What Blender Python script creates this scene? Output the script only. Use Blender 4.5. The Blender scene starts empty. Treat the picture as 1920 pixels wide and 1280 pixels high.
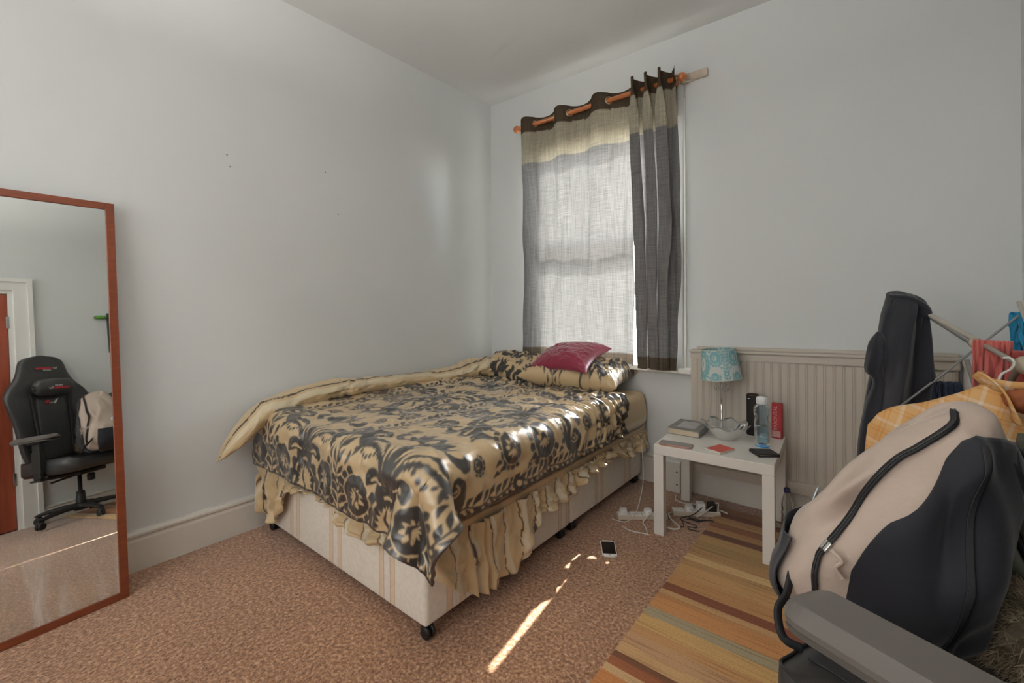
import bpy, bmesh, math, random
import numpy as np
from mathutils import Vector, Matrix

random.seed(7)
RNG = np.random.default_rng(11)
SC = bpy.context.scene
COL = SC.collection

# ------------------------------------------------------------------ camera
cam_d = bpy.data.cameras.new('camera')
cam = bpy.data.objects.new('camera', cam_d)
COL.objects.link(cam)
cam_d.sensor_width = 36.0
cam_d.lens = 36.0 * 839.7 / 1920.0
cam_d.shift_y = -69.9 / 1920.0
cam_d.clip_start = 0.02
YAW, ROLL = math.radians(39.109), math.radians(0.327)
cam.matrix_world = (Matrix.Translation((2.663, -2.991, 1.22)) @ Matrix.Rotation(YAW, 4, 'Z')
                    @ Matrix.Rotation(math.pi / 2, 4, 'X') @ Matrix.Rotation(-ROLL, 4, 'Z'))
SC.camera = cam

# ------------------------------------------------------------------ world, sun, added rear fill, exposure
world = bpy.data.worlds.new('sky')
SC.world = world
world.use_nodes = True
wn = world.node_tree
bg = wn.nodes['Background']
sky = wn.nodes.new('ShaderNodeTexSky')
sky.sky_type = 'NISHITA'
sky.sun_disc = False
sky.sun_elevation = math.radians(38)
sky.sun_rotation = math.radians(-9)
sky.air_density = 1.0
sky.dust_density = 2.0
hsv = wn.nodes.new('ShaderNodeHueSaturation')      # thin white haze
hsv.inputs['Saturation'].default_value = 0.45
wn.links.new(sky.outputs[0], hsv.inputs['Color'])
wn.links.new(hsv.outputs[0], bg.inputs[0])
bg.inputs[1].default_value = 7.5

sun_d = bpy.data.lights.new('sun', 'SUN')
sun_d.energy = 30.0
sun_d.angle = math.radians(0.53)
sun_d.color = (1.0, 0.965, 0.92)
sun = bpy.data.objects.new('sun', sun_d)
COL.objects.link(sun)
sun.rotation_euler = Vector((0.15, -1.0, -0.80)).to_track_quat('-Z', 'Y').to_euler()
sun.location = (0.6, 6, 6)

rear_fill_d = bpy.data.lights.new('rear_fill_light', 'AREA')   # added soft frontal fill, set in front of the made-up rear window
rear_fill_d.shape = 'RECTANGLE'
rear_fill_d.size, rear_fill_d.size_y = 2.3, 1.7
rear_fill_d.energy = 26.5
rear_fill_d.color = (1.0, 0.99, 0.97)
rear_fill = bpy.data.objects.new('rear_fill_light', rear_fill_d)
COL.objects.link(rear_fill)
rear_fill.location = (1.70, -4.62, 1.70)
rear_fill.rotation_euler = (math.radians(90), 0, 0)

vs = SC.view_settings
vs.view_transform = 'Standard'
vs.look = 'None'
vs.gamma = 1.0
vs.use_curve_mapping = False
vs.exposure = 0.5
UP_FILL_E = 125.0            # added ceiling fill lamp, see its builder below
SC.cycles.max_bounces = 8
SC.cycles.diffuse_bounces = 4
SC.cycles.transparent_max_bounces = 16
SC.cycles.sample_clamp_indirect = 6.0
SC.cycles.use_denoising = True

# ------------------------------------------------------------------ materials
def srgb(r, g, b):
    f = lambda c: c / 12.92 if c <= .04045 else ((c + .055) / 1.055) ** 2.4
    return (f(r / 255), f(g / 255), f(b / 255), 1.0)

def newmat(name):
    m = bpy.data.materials.new(name)
    m.use_nodes = True
    nt = m.node_tree
    return m, nt, nt.nodes['Principled BSDF']

def node(nt, kind, **kw):
    n = nt.nodes.new(kind)
    for k, v in kw.items():
        if k in n.inputs:
            n.inputs[k].default_value = v
        else:
            setattr(n, k, v)
    return n

def coords(nt, scale=(1, 1, 1), kind='Object'):
    tc = nt.nodes.new('ShaderNodeTexCoord')
    mp = nt.nodes.new('ShaderNodeMapping')
    mp.inputs['Scale'].default_value = scale
    nt.links.new(tc.outputs[kind], mp.inputs[0])
    return mp.outputs[0]

def add_bump(nt, bsdf, vec, scale, strength, dist=.003, detail=4):
    nz = node(nt, 'ShaderNodeTexNoise', Scale=scale, Detail=detail)
    nt.links.new(vec, nz.inputs['Vector'])
    b = node(nt, 'ShaderNodeBump', Strength=strength, Distance=dist)
    nt.links.new(nz.outputs[0], b.inputs['Height'])
    nt.links.new(b.outputs[0], bsdf.inputs['Normal'])
    return b

def M(name, col, rough=.55, metal=0., var=.06, vscale=6., bump=0., bscale=150., bdist=.002, scale=(1, 1, 1),
      spec=.5, sheen=0., coat=0., trans=0., alpha=1., ior=1.45, emit=0., kind='Object'):
    m, nt, b = newmat(name)
    vec = coords(nt, scale, kind)
    nz = node(nt, 'ShaderNodeTexNoise', Scale=vscale, Detail=4)
    nt.links.new(vec, nz.inputs['Vector'])
    r = nt.nodes.new('ShaderNodeValToRGB')
    c = col[:3]
    r.color_ramp.elements[0].position = .3
    r.color_ramp.elements[1].position = .7
    r.color_ramp.elements[0].color = tuple(x * (1 - var) for x in c) + (1,)
    r.color_ramp.elements[1].color = tuple(min(1, x * (1 + var)) for x in c) + (1,)
    nt.links.new(nz.outputs[0], r.inputs[0])
    nt.links.new(r.outputs[0], b.inputs['Base Color'])
    b.inputs['Roughness'].default_value = rough
    b.inputs['Metallic'].default_value = metal
    b.inputs['Specular IOR Level'].default_value = spec
    b.inputs['Sheen Weight'].default_value = sheen
    b.inputs['Coat Weight'].default_value = coat
    b.inputs['Transmission Weight'].default_value = trans
    b.inputs['IOR'].default_value = ior
    b.inputs['Alpha'].default_value = alpha
    if emit:
        b.inputs['Emission Color'].default_value = tuple(c) + (1,)
        b.inputs['Emission Strength'].default_value = emit
    if bump:
        add_bump(nt, b, vec, bscale, bump, bdist)
    return m

def MC(name, rough=.6, bump=0., bscale=300., bdist=.001, sheen=0., spec=.5, scale=(1, 1, 1), coat=0.):
    """colour comes from the mesh's own cloth-pattern attribute"""
    m, nt, b = newmat(name)
    a = nt.nodes.new('ShaderNodeVertexColor')
    a.layer_name = 'Col'
    nt.links.new(a.outputs[0], b.inputs['Base Color'])
    b.inputs['Roughness'].default_value = rough
    b.inputs['Sheen Weight'].default_value = sheen
    b.inputs['Specular IOR Level'].default_value = spec
    b.inputs['Coat Weight'].default_value = coat
    b.inputs['Coat Roughness'].default_value = .3
    if bump:
        add_bump(nt, b, coords(nt, scale), bscale, bump, bdist)
    return m

def ramp(nt, stops, interp='CONSTANT'):
    r = nt.nodes.new('ShaderNodeValToRGB')
    cr = r.color_ramp
    cr.interpolation = interp
    while len(cr.elements) > 1:
        cr.elements.remove(cr.elements[-1])
    cr.elements[0].position = stops[0][0]
    cr.elements[0].color = stops[0][1]
    for p, c in stops[1:]:
        e = cr.elements.new(p)
        e.color = c
    return r

def glassy(name, tint, rough=.02, fres=1.45, dens=0.):
    """thin clear stuff that lets light straight through, with a Fresnel gloss"""
    m, nt, b = newmat(name)
    nt.nodes.remove(b)
    tr = node(nt, 'ShaderNodeBsdfTransparent', Color=tint)
    gl = node(nt, 'ShaderNodeBsdfGlossy', Roughness=rough)
    lw = node(nt, 'ShaderNodeFresnel', IOR=fres)
    mx = nt.nodes.new('ShaderNodeMixShader')
    nt.links.new(lw.outputs[0], mx.inputs[0])
    nt.links.new(tr.outputs[0], mx.inputs[1])
    nt.links.new(gl.outputs[0], mx.inputs[2])
    out = nt.nodes['Material Output']
    last = mx
    if dens:
        df = node(nt, 'ShaderNodeBsdfDiffuse', Color=tint)
        m2 = nt.nodes.new('ShaderNodeMixShader')
        m2.inputs[0].default_value = dens
        nt.links.new(mx.outputs[0], m2.inputs[1])
        nt.links.new(df.outputs[0], m2.inputs[2])
        last = m2
    nt.links.new(last.outputs[0], out.inputs[0])
    return m

# ------------------------------------------------------------------ mesh helpers
ORG = {}

def finish(o, c, parent):
    COL.objects.link(o)
    if parent is not None:
        o.parent = parent
        o.location = Vector(c) - ORG[parent.name]
    else:
        o.location = Vector(c)
    ORG[o.name] = Vector(c)
    return o

def mesh(name, V, F, mat, parent=None, smooth=False, cols=None, base=False):
    V = np.asarray(V, dtype=np.float64).reshape(-1, 3)
    lo, hi = V.min(0), V.max(0)
    c = (lo + hi) / 2
    if base:
        c[2] = lo[2]
    me = bpy.data.meshes.new(name)
    me.from_pydata((V - c).tolist(), [], F if isinstance(F, list) else F.tolist())
    if mat is not None:
        me.materials.append(mat)
    if smooth:
        me.polygons.foreach_set('use_smooth', [True] * len(me.polygons))
    if cols is not None:
        ca = me.color_attributes.new('Col', 'FLOAT_COLOR', 'POINT')
        arr = np.ones((len(V), 4), dtype=np.float32)
        arr[:, :3] = np.asarray(cols).reshape(-1, np.asarray(cols).shape[-1])[:, :3]
        ca.data.foreach_set('color', arr.ravel())
    me.update()
    o = bpy.data.objects.new(name, me)
    return finish(o, c, parent)

def grid_faces(n, m, cu=False, cv=False, off=0):
    i = np.arange(n if cu else n - 1)
    j = np.arange(m if cv else m - 1)
    I, J = np.meshgrid(i, j, indexing='ij')
    a = I * m + J
    b = ((I + 1) % n) * m + J
    c = ((I + 1) % n) * m + (J + 1) % m
    d = I * m + (J + 1) % m
    return np.stack([a, b, c, d], -1).reshape(-1, 4) + off

def gridm(name, P, mat, parent=None, cu=False, cv=False, smooth=True, cols=None, thick=0., flip=False, base=False):
    n, m = P.shape[:2]
    F = grid_faces(n, m, cu, cv)
    if flip:
        F = F[:, ::-1]
    o = mesh(name, P.reshape(-1, 3), F, mat, parent, smooth, cols, base)
    if thick:
        s = o.modifiers.new('thickness', 'SOLIDIFY')
        s.thickness = thick
        s.offset = 0
    return o

def loft(name, rings, mat, parent=None, smooth=True, cap=True, cols=None, base=False):
    """closed rings stacked into a skin, ends capped"""
    R = np.asarray(rings, dtype=float)
    n, m = R.shape[:2]
    F = grid_faces(n, m, False, True).tolist()
    V = R.reshape(-1, 3)
    if cap:
        c0, c1 = R[0].mean(0), R[-1].mean(0)
        V = np.vstack([V, c0, c1])
        k = n * m
        for j in range(m):
            F.append([k, (j + 1) % m, j])
            F.append([k + 1, (n - 1) * m + j, (n - 1) * m + (j + 1) % m])
        if cols is not None:
            cc = np.asarray(cols).reshape(-1, 3)
            cols = np.vstack([cc, cc[0], cc[-1]])
    return mesh(name, V, F, mat, parent, smooth, cols, base)

def bmobj(name, bm, mat, parent=None, smooth=False, base=False):
    bm.verts.ensure_lookup_table()
    V = [v.co[:] for v in bm.verts]
    bm.verts.index_update()
    F = [[v.index for v in f.verts] for f in bm.faces]
    bm.free()
    return mesh(name, V, F, mat, parent, smooth, None, base)

def boxbm(bm, a, b, bev=.003, seg=2, mtx=None):
    r = bmesh.ops.create_cube(bm, size=1.0)
    vs_ = r['verts']
    a, b = Vector(a), Vector(b)
    for v in vs_:
        v.co = Vector(((a[k] + b[k]) / 2 + v.co[k] * abs(b[k] - a[k]) for k in range(3)))
    if bev:
        es = list({e for v in vs_ for e in v.link_edges})
        r2 = bmesh.ops.bevel(bm, geom=es, offset=bev, segments=seg, affect='EDGES', profile=.5)
        vs_ = list({v for f in r2['faces'] for v in f.verts} | {v for v in vs_ if v.is_valid})
    if mtx is not None:
        for v in vs_:
            v.co = mtx @ v.co
    return bm

def box(name, a, b, mat, parent=None, bev=.003, seg=2, mtx=None, smooth=False, base=False):
    return bmobj(name, boxbm(bmesh.new(), a, b, bev, seg, mtx), mat, parent, smooth, base)

def boxes(name, lst, mat, parent=None, bev=.0):
    bm = bmesh.new()
    for a, b in lst:
        boxbm(bm, a, b, bev, 1)
    return bmobj(name, bm, mat, parent)

def cat_rom(pts, n):
    P = np.asarray(pts, float)
    Q = np.vstack([2 * P[0] - P[1], P, 2 * P[-1] - P[-2]])
    t = np.linspace(0, len(P) - 1 - 1e-9, n)
    i = t.astype(int)
    f = (t - i)[:, None]
    a, b, c, d = Q[i], Q[i + 1], Q[i + 2], Q[i + 3]
    return .5 * (2 * b + (c - a) * f + (2 * a - 5 * b + 4 * c - d) * f ** 2 + (3 * b - a - 3 * c + d) * f ** 3)

def sweep_rings(path, rad, k=8):
    P = np.asarray(path, float)
    n = len(P)
    rad = np.broadcast_to(np.asarray(rad, float), (n,))
    T = np.gradient(P, axis=0)
    T /= np.linalg.norm(T, axis=1)[:, None] + 1e-12
    up = np.array([0, 0, 1.]) if abs(T[0][2]) < .9 else np.array([1., 0, 0])
    rings = []
    nrm = np.cross(T[0], up)
    nrm /= np.linalg.norm(nrm)
    for i in range(n):
        nrm = nrm - T[i] * (nrm @ T[i])
        nrm /= np.linalg.norm(nrm) + 1e-12
        bn = np.cross(T[i], nrm)
        th = np.linspace(0, 2 * math.pi, k, endpoint=False)
        rings.append(P[i] + rad[i] * (np.cos(th)[:, None] * nrm + np.sin(th)[:, None] * bn))
    return np.array(rings)

def tube(name, pts, rad, mat, parent=None, k=8, n=None, base=False):
    P = cat_rom(pts, n) if n else np.asarray(pts, float)
    return loft(name, sweep_rings(P, rad, k), mat, parent, base=base)

def lathe(name, prof, mat, parent=None, c=(0, 0, 0), k=32, axis=None, cap=True, sq=None, base=False):
    """prof: (r, z) pairs; revolved round the vertical at c, or round `axis`"""
    th = np.linspace(0, 2 * math.pi, k, endpoint=False)
    rings = []
    for r, z in prof:
        ring = np.stack([r * np.cos(th), r * np.sin(th), np.full(k, z)], -1)
        rings.append(ring)
    R = np.array(rings)
    if axis is not None:
        q = np.array(Vector((0, 0, 1)).rotation_difference(Vector(axis)).to_matrix())
        R = R @ q.T
    return loft(name, R + np.array(c), mat, parent, cap=cap, base=base)

def torus(name, c, R, r, axis, mat, parent=None, k=24, kk=8):
    th = np.linspace(0, 2 * math.pi, k, endpoint=False)
    ph = np.linspace(0, 2 * math.pi, kk, endpoint=False)
    T, Pp = np.meshgrid(th, ph, indexing='ij')
    X = np.stack([(R + r * np.cos(Pp)) * np.cos(T), (R + r * np.cos(Pp)) * np.sin(T), r * np.sin(Pp)], -1)
    q = np.array(Vector((0, 0, 1)).rotation_difference(Vector(axis)).to_matrix())
    return gridm(name, X @ q.T + np.array(c), mat, parent, True, True)

def tag(o, label, cat, group=None):
    o['label'] = label
    o['category'] = cat
    if group:
        o['group'] = group
    return o

def thing(name, label, cat, loc=(0, 0, 0), rotz=0., local=False, group=None):
    e = bpy.data.objects.new(name, None)
    e.empty_display_size = .1
    COL.objects.link(e)
    e.location = loc
    e.rotation_euler = (0, 0, rotz)
    ORG[e.name] = Vector((0, 0, 0)) if local else Vector(loc)
    return tag(e, label, cat, group)

def struct(o):
    o['kind'] = 'structure'
    return o

def structure(name, loc=(0, 0, 0)):
    e = bpy.data.objects.new(name, None)
    COL.objects.link(e)
    e.location = loc
    ORG[e.name] = Vector(loc)
    return struct(e)

def text(name, body, size, mat, parent, mtx, depth=.0006):
    cu = bpy.data.curves.new(name, 'FONT')
    cu.body = body
    cu.size = size
    cu.align_x = 'CENTER'
    cu.align_y = 'CENTER'
    cu.extrude = depth
    cu.resolution_u = 3
    tmp = bpy.data.objects.new(name + '_tmp', cu)
    COL.objects.link(tmp)
    dg = bpy.context.evaluated_depsgraph_get()
    me = bpy.data.meshes.new_from_object(tmp.evaluated_get(dg))
    V = [(mtx @ v.co)[:] for v in me.vertices]
    F = [list(p.vertices) for p in me.polygons]
    bpy.data.objects.remove(tmp)
    bpy.data.curves.remove(cu)
    return mesh(name, V, F, mat, parent)

def frame(o, x, y):
    """matrix with given origin and in-plane x / y axes"""
    x = Vector(x).normalized()
    y = Vector(y)
    y = (y - x * y.dot(x)).normalized()
    z = x.cross(y)
    m = Matrix((x, y, z)).transposed().to_4x4()
    m.translation = Vector(o)
    return m

# smooth value noise on arrays
def vnoise(x, y, seed=0):
    g = np.random.default_rng(seed).standard_normal((64, 64))
    xi, yi = np.floor(x).astype(int), np.floor(y).astype(int)
    fx, fy = x - xi, y - yi
    fx = fx * fx * (3 - 2 * fx)
    fy = fy * fy * (3 - 2 * fy)
    a = g[xi % 64, yi % 64]
    b = g[(xi + 1) % 64, yi % 64]
    c = g[xi % 64, (yi + 1) % 64]
    d = g[(xi + 1) % 64, (yi + 1) % 64]
    return (a * (1 - fx) + b * fx) * (1 - fy) + (c * (1 - fx) + d * fx) * fy

def fbm(x, y, seed=0, o=3):
    s = 0
    for k in range(o):
        s = s + vnoise(x * 2 ** k, y * 2 ** k, seed + k) * .5 ** k
    return s

# ================================================================== ROOM
RW = 3.17          # right wall
YB = -4.7          # rear wall
H = 2.986
wx0, wx1, wz0, wz1 = .44, 1.68, .80, 2.56   # opening in the window wall

def wall_mat(name, col):
    m, nt, b = newmat(name)
    v = coords(nt)
    n1 = node(nt, 'ShaderNodeTexNoise', Scale=1.1, Detail=5)
    n2 = node(nt, 'ShaderNodeTexNoise', Scale=9, Detail=6)
    nt.links.new(v, n1.inputs['Vector'])
    nt.links.new(v, n2.inputs['Vector'])
    r = ramp(nt, [(.3, tuple(c * .95 for c in col[:3]) + (1,)), (.7, col)], 'LINEAR')
    nt.links.new(n1.outputs[0], r.inputs[0])
    r2 = ramp(nt, [(.0, (.93, .93, .93, 1)), (.28, (1, 1, 1, 1))], 'LINEAR')
    nt.links.new(n2.outputs[0], r2.inputs[0])
    mx = node(nt, 'ShaderNodeMix', data_type='RGBA', blend_type='MULTIPLY')
    mx.inputs[0].default_value = 1
    nt.links.new(r.outputs[0], mx.inputs[6])
    nt.links.new(r2.outputs[0], mx.inputs[7])
    nt.links.new(mx.outputs[2], b.inputs['Base Color'])
    b.inputs['Roughness'].default_value = .75
    add_bump(nt, b, v, 14, .22, .006, 6)
    return m

m_wall = wall_mat('white_wall_paint', (.665, .685, .68, 1))
m_ceil = wall_mat('white_ceiling_paint', (.76, .775, .765, 1))
m_trim = M('cream_gloss_paint', (.66, .63, .57), .38, var=.05, vscale=3, bump=.12, bscale=30, bdist=.003)
m_white = M('white_gloss_paint', (.78, .77, .74), .35, var=.03)

def carpet_mat():
    m, nt, b = newmat('brown_fleck_carpet')
    v = coords(nt)
    n1 = node(nt, 'ShaderNodeTexNoise', Scale=78, Detail=4, Roughness=.7)
    nt.links.new(v, n1.inputs['Vector'])
    r = ramp(nt, [(.30, (.105, .042, .018, 1)), (.45, (.27, .128, .062, 1)), (.55, (.41, .220, .120, 1)), (.68, (.62, .40, .26, 1))], 'LINEAR')
    nt.links.new(n1.outputs[0], r.inputs[0])
    n2 = node(nt, 'ShaderNodeTexNoise', Scale=2.2, Detail=4)
    nt.links.new(v, n2.inputs['Vector'])
    r2 = ramp(nt, [(.3, (.88, .86, .84, 1)), (.7, (1.06, 1.04, 1.0, 1))], 'LINEAR')
    nt.links.new(n2.outputs[0], r2.inputs[0])
    mx = node(nt, 'ShaderNodeMix', data_type='RGBA', blend_type='MULTIPLY')
    mx.inputs[0].default_value = 1
    nt.links.new(r.outputs[0], mx.inputs[6])
    nt.links.new(r2.outputs[0], mx.inputs[7])
    nt.links.new(mx.outputs[2], b.inputs['Base Color'])
    b.inputs['Roughness'].default_value = .95
    b.inputs['Specular IOR Level'].default_value = .1
    b.inputs['Sheen Weight'].default_value = .55
    b.inputs['Sheen Roughness'].default_value = .45
    add_bump(nt, b, v, 110, .8, .006, 3)
    return m

struct(box('floor', (-.2, YB - .2, -.1), (RW + .2, .3, 0), carpet_mat(), bev=0))
struct(box('ceiling', (-.2, YB - .2, H), (RW + .2, .3, H + .1), m_ceil, bev=0))
struct(box('wall_left', (-.2, YB - .2, 0), (0, .3, H), m_wall, bev=0))
m_mark = M('old_nail_hole', (.30, .27, .25), .9)
for y_, z_ in ((-1.555, 2.05), (-1.47, 1.80), (-2.10, 2.02), (-2.085, 1.96)):
    lathe('nail_hole', [(0, .0), (.0045, .0), (.004, .0012), (0, .0015)], m_mark, bpy.data.objects['wall_left'], (0, y_, z_), 10, (1, 0, 0))
T = .28
struct(boxes('wall_window', [((0, 0, 0), (wx0, T, H)), ((wx1, 0, 0), (RW, T, H)), ((wx0, 0, 0), (wx1, T, wz0)), ((wx0, 0, wz1), (wx1, T, H))], m_wall))
# right wall with the doorway, solid rear wall
dy0, dy1, dzt = -2.92, -2.10, 1.98
struct(boxes('wall_right', [((RW, dy1, 0), (RW + .2, 0, H)), ((RW, YB, 0), (RW + .2, dy0, H)), ((RW, dy0, dzt), (RW + .2, dy1, H)), ((RW + .2, dy0 - .1, -.05), (RW + .26, dy1 + .1, dzt + .1))], m_wall))  # last box: added panel behind the door, keeps sky light out
struct(box('wall_rear', (0, YB - .2, 0), (RW, YB, H), m_wall, bev=0))

# skirting boards: moulded profile swept along the wall foot
def skirting(name, p0, p1, inward, h=.185, mat=m_trim):
    prof = [(0, 0), (.019, 0), (.019, h * .74), (.015, h * .80), (.015, h * .84), (.024, h * .88), (.024, h * .93), (.012, h * .985), (0, h)]
    p0, p1, w = Vector(p0), Vector(p1), Vector(inward)
    V, F = [], []
    for p in (p0, p1):
        for a, z in prof:
            q = p + w * a
            V.append((q.x, q.y, z))
    k = len(prof)
    for i in range(k - 1):
        F.append([i, i + 1, k + i + 1, k + i])
    F.append(list(range(k))[::-1])
    F.append(list(range(k, 2 * k)))
    return struct(mesh(name, V, F, mat))
skirting('baseboard_left', (0, YB, 0), (0, 0, 0), (1, 0, 0))
skirting('baseboard_window', (0, 0, 0), (RW, 0, 0), (0, -1, 0), .2)
skirting('baseboard_right', (RW, dy1 + .1, 0), (RW, 0, 0), (-1, 0, 0), .13)
skirting('baseboard_rear', (0, YB, 0), (RW, YB, 0), (0, 1, 0), .18)

# ---- sash window in the window wall
m_pane = glassy('window_glass', (.96, .98, .97, 1))
def sash(parent, name, x0, x1, z0, z1, y, fw=.055, bars=()):
    s = boxes(name, [((x0, y - .02, z0), (x0 + fw, y + .02, z1)), ((x1 - fw, y - .02, z0), (x1, y + .02, z1)),
                     ((x0 + fw, y - .02, z0), (x1 - fw, y + .02, z0 + fw)), ((x0 + fw, y - .02, z1 - fw), (x1 - fw, y + .02, z1))]
              + [((bx - .011, y - .016, z0 + fw), (bx + .011, y + .016, z1 - fw)) for bx in bars], m_white, parent)
    xs = [x0 + fw] + list(bars) + [x1 - fw]
    for a, b in zip(xs[:-1], xs[1:]):
        box('pane', (a, y - .002, z0 + fw), (b, y + .002, z1 - fw), m_pane, s, bev=0)
    return s
w1 = structure('window_1', (.5 * (wx0 + wx1), .14, wz0))
boxes('window_frame', [((wx0, .08, wz0), (wx0 + .05, .2, wz1)), ((wx1 - .05, .08, wz0), (wx1, .2, wz1)), ((wx0 + .05, .08, wz1 - .05), (wx1 - .05, .2, wz1)), ((wx0 + .05, .08, wz0), (wx1 - .05, .2, wz0 + .04))], m_white, w1)
sash(w1, 'lower_sash', wx0 + .05, wx1 - .05, wz0 + .04, 1.70, .12)
sash(w1, 'upper_sash', wx0 + .05, wx1 - .05, 1.65, wz1 - .05, .165)
box('window_sill', (wx0 - .06, -.075, wz0 - .035), (wx1 + .07, .1, wz0), m_white, w1, .006)
boxes('reveal_lining', [((wx1 - .006, .0, wz0), (wx1 + .0, .1, wz1)), ((wx1, -.012, wz0), (wx1 + .022, 0, wz1))], m_white, w1)

# ---- added, unseen rear window and opaque blind, backing for the rear fill
rx0, rx1, rz0, rz1 = .5, 2.9, .8, 2.6
w2 = structure('added_rear_window', (1.7, YB, rz0))
boxes('window_frame', [((rx0, YB, rz0), (rx0 + .07, YB + .04, rz1)), ((rx1 - .07, YB, rz0), (rx1, YB + .04, rz1)), ((rx0 + .07, YB, rz0), (rx1 - .07, YB + .04, rz0 + .07)), ((rx0 + .07, YB, rz1 - .07), (rx1 - .07, YB + .04, rz1))], m_white, w2)
box('added_blind', (rx0 + .03, YB + .042, rz0 + .02), (rx1 - .03, YB + .046, rz1 - .02), M('added_blind_white', (.80, .79, .76), .8, var=.02), w2, bev=0)
box('window_sill', (rx0 - .05, YB, rz0 - .035), (rx1 + .05, YB + .12, rz0), m_white, w2, .006)

# ---- door in the right wall (seen in the mirror)
m_door = M('varnished_red_wood', (.30, .065, .03), .35, var=.25, vscale=4, scale=(6, 6, .6), coat=.3)
m_metal = M('worn_chrome', (.6, .6, .6), .25, 1., var=.03)
d1 = structure('door_1', (RW, .5 * (dy0 + dy1), 0))
boxes('door_frame', [((RW - .02, dy1, 0), (RW + .0, dy1 + .115, dzt + .10)), ((RW - .02, dy0 - .115, 0), (RW + .0, dy0, dzt + .10)), ((RW - .02, dy0, dzt), (RW + .0, dy1, dzt + .10)),
                     ((RW - .034, dy1 + .085, 0), (RW - .02, dy1 + .115, dzt + .10)), ((RW - .034, dy0 - .115, dzt + .07), (RW - .02, dy1 + .085, dzt + .10)),
                     ((RW, dy1 - .03, 0), (RW + .2, dy1, dzt)), ((RW, dy0, 0), (RW + .2, dy0 + .03, dzt)), ((RW, dy0 + .03, dzt - .03), (RW + .2, dy1 - .03, dzt))], m_white, d1, .0)
leaf = box('door_leaf', (RW + .01, dy0 + .033, .008), (RW + .05, dy1 - .033, dzt - .033), m_door, d1, .003)
for z0, z1 in ((.2, .85), (1.0, 1.8)):
    for a, b in ((dy0 + .14, dy0 + .37), (dy0 + .45, dy1 - .14)):
        box('door_panel', (RW + .002, a, z0), (RW + .012, b, z1), m_door, leaf, .008)
for z in (.35, 1.65):
    box('hinge', (RW - .004, dy1 - .045, z), (RW + .012, dy1 - .025, z + .1), m_metal, d1, .002)
lathe('door_knob', [(.0, -.06), (.025, -.055), (.028, -.04), (.012, -.028), (.012, 0), (.03, .004), (0, .006)], m_metal, leaf, (RW + .008, dy0 + .085, 1.0), 20, (1, 0, 0))

# ---- tongue and groove panelling under the picture rail height, every board a piece of its own
m_board = M('aged_cream_paint', (.53, .475, .405), .45, var=.05, vscale=2.5, bump=.1, bscale=40)
px0, px1 = 1.752, 2.965
SL = .030 / 1.2
ztop = lambda x: .925 + (x - px0) * SL
t1 = structure('trim_1', (.5 * (px0 + px1), -.06, .17))
def ramped(name, x0, x1, y0, y1, za, zb, mat=m_board, bev=.004):
    """a bar whose bottom is za above and top zb above the sloping line"""
    bm = boxbm(bmesh.new(), (x0, y0, 0), (x1, y1, 1), 0)
    for v in bm.verts:
        s = (v.co.x - px0) * SL
        v.co.z = (za if v.co.z < .5 else zb) + s * (1 if v.co.z > .5 or za > .5 else 0)
    bmesh.ops.bevel(bm, geom=bm.edges[:], offset=bev, segments=2, affect='EDGES')
    return bmobj(name, bm, mat, t1)
ramped('backing_board', px0 + .006, px1 - .004, -.058, -.002, .205, .868, bev=.001)
bw = (px1 - px0 - .05) / 28.0
bd = None
for i in range(28):
    x = px0 + .04 + bw * i
    s = (x - px0) * SL
    if bd is None:
        bm = bmesh.new()
        # flat board with a bead along one edge
        prof = [(0, 0), (0, -.012), (.002, -.014), (bw * .62, -.014), (bw * .65, -.0115), (bw * .68, -.0115), (bw * .72, -.014), (bw * .80, -.0155), (bw * .88, -.014), (bw * .92, -.0115), (bw * .995, -.0115), (bw * .995, 0)]
        lo = [bm.verts.new((a, b, 0)) for a, b in prof]
        hi = [bm.verts.new((a, b, .66)) for a, b in prof]
        for k in range(len(prof) - 1):
            bm.faces.new([lo[k], lo[k + 1], hi[k + 1], hi[k]])
        bd = bmobj('board', bm, m_board, t1)
        lw = bd.location.copy()
        off = Vector((x, -.058, .215)) - (lw + ORG[t1.name] - Vector((bw * .485, -.008, .33)))
        bd.location = lw + off
        base_loc = bd.location.copy()
    else:
        o = bd.copy()
        COL.objects.link(o)
        o.location = base_loc + Vector((bw * i, 0, SL * bw * i * .5))
ramped('left_stile', px0 - .002, px0 + .04, -.075, -.002, .205, .868)
ramped('top_rail', px0 - .004, px1, -.080, -.002, .868, .912)
ramped('top_ledge', px0 - .010, px1 + .004, -.092, -.002, .912, .926)
ramped('wall_batten', px0 + .02, px1 + .004, -.035, -.0, .926, .944)
ramped('bottom_rail', px0 - .002, px1, -.088, -.002, .165, .215)

# ---- pipe boxing at the end of the panelling
m_boxing = M('bright_white_board', (.82, .82, .81), .5, var=.02)
tb = thing('white_cabinet', 'plain white low cupboard in the corner at the end of the panelling', 'cupboard', (3.06, -.12, 0))
box('carcass', (2.976, -.20, 0), (3.145, -.03, .925), m_boxing, tb, .004)
box('cabinet_top', (2.970, -.206, .926), (3.147, -.027, .944), m_boxing, tb, .003)

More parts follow.
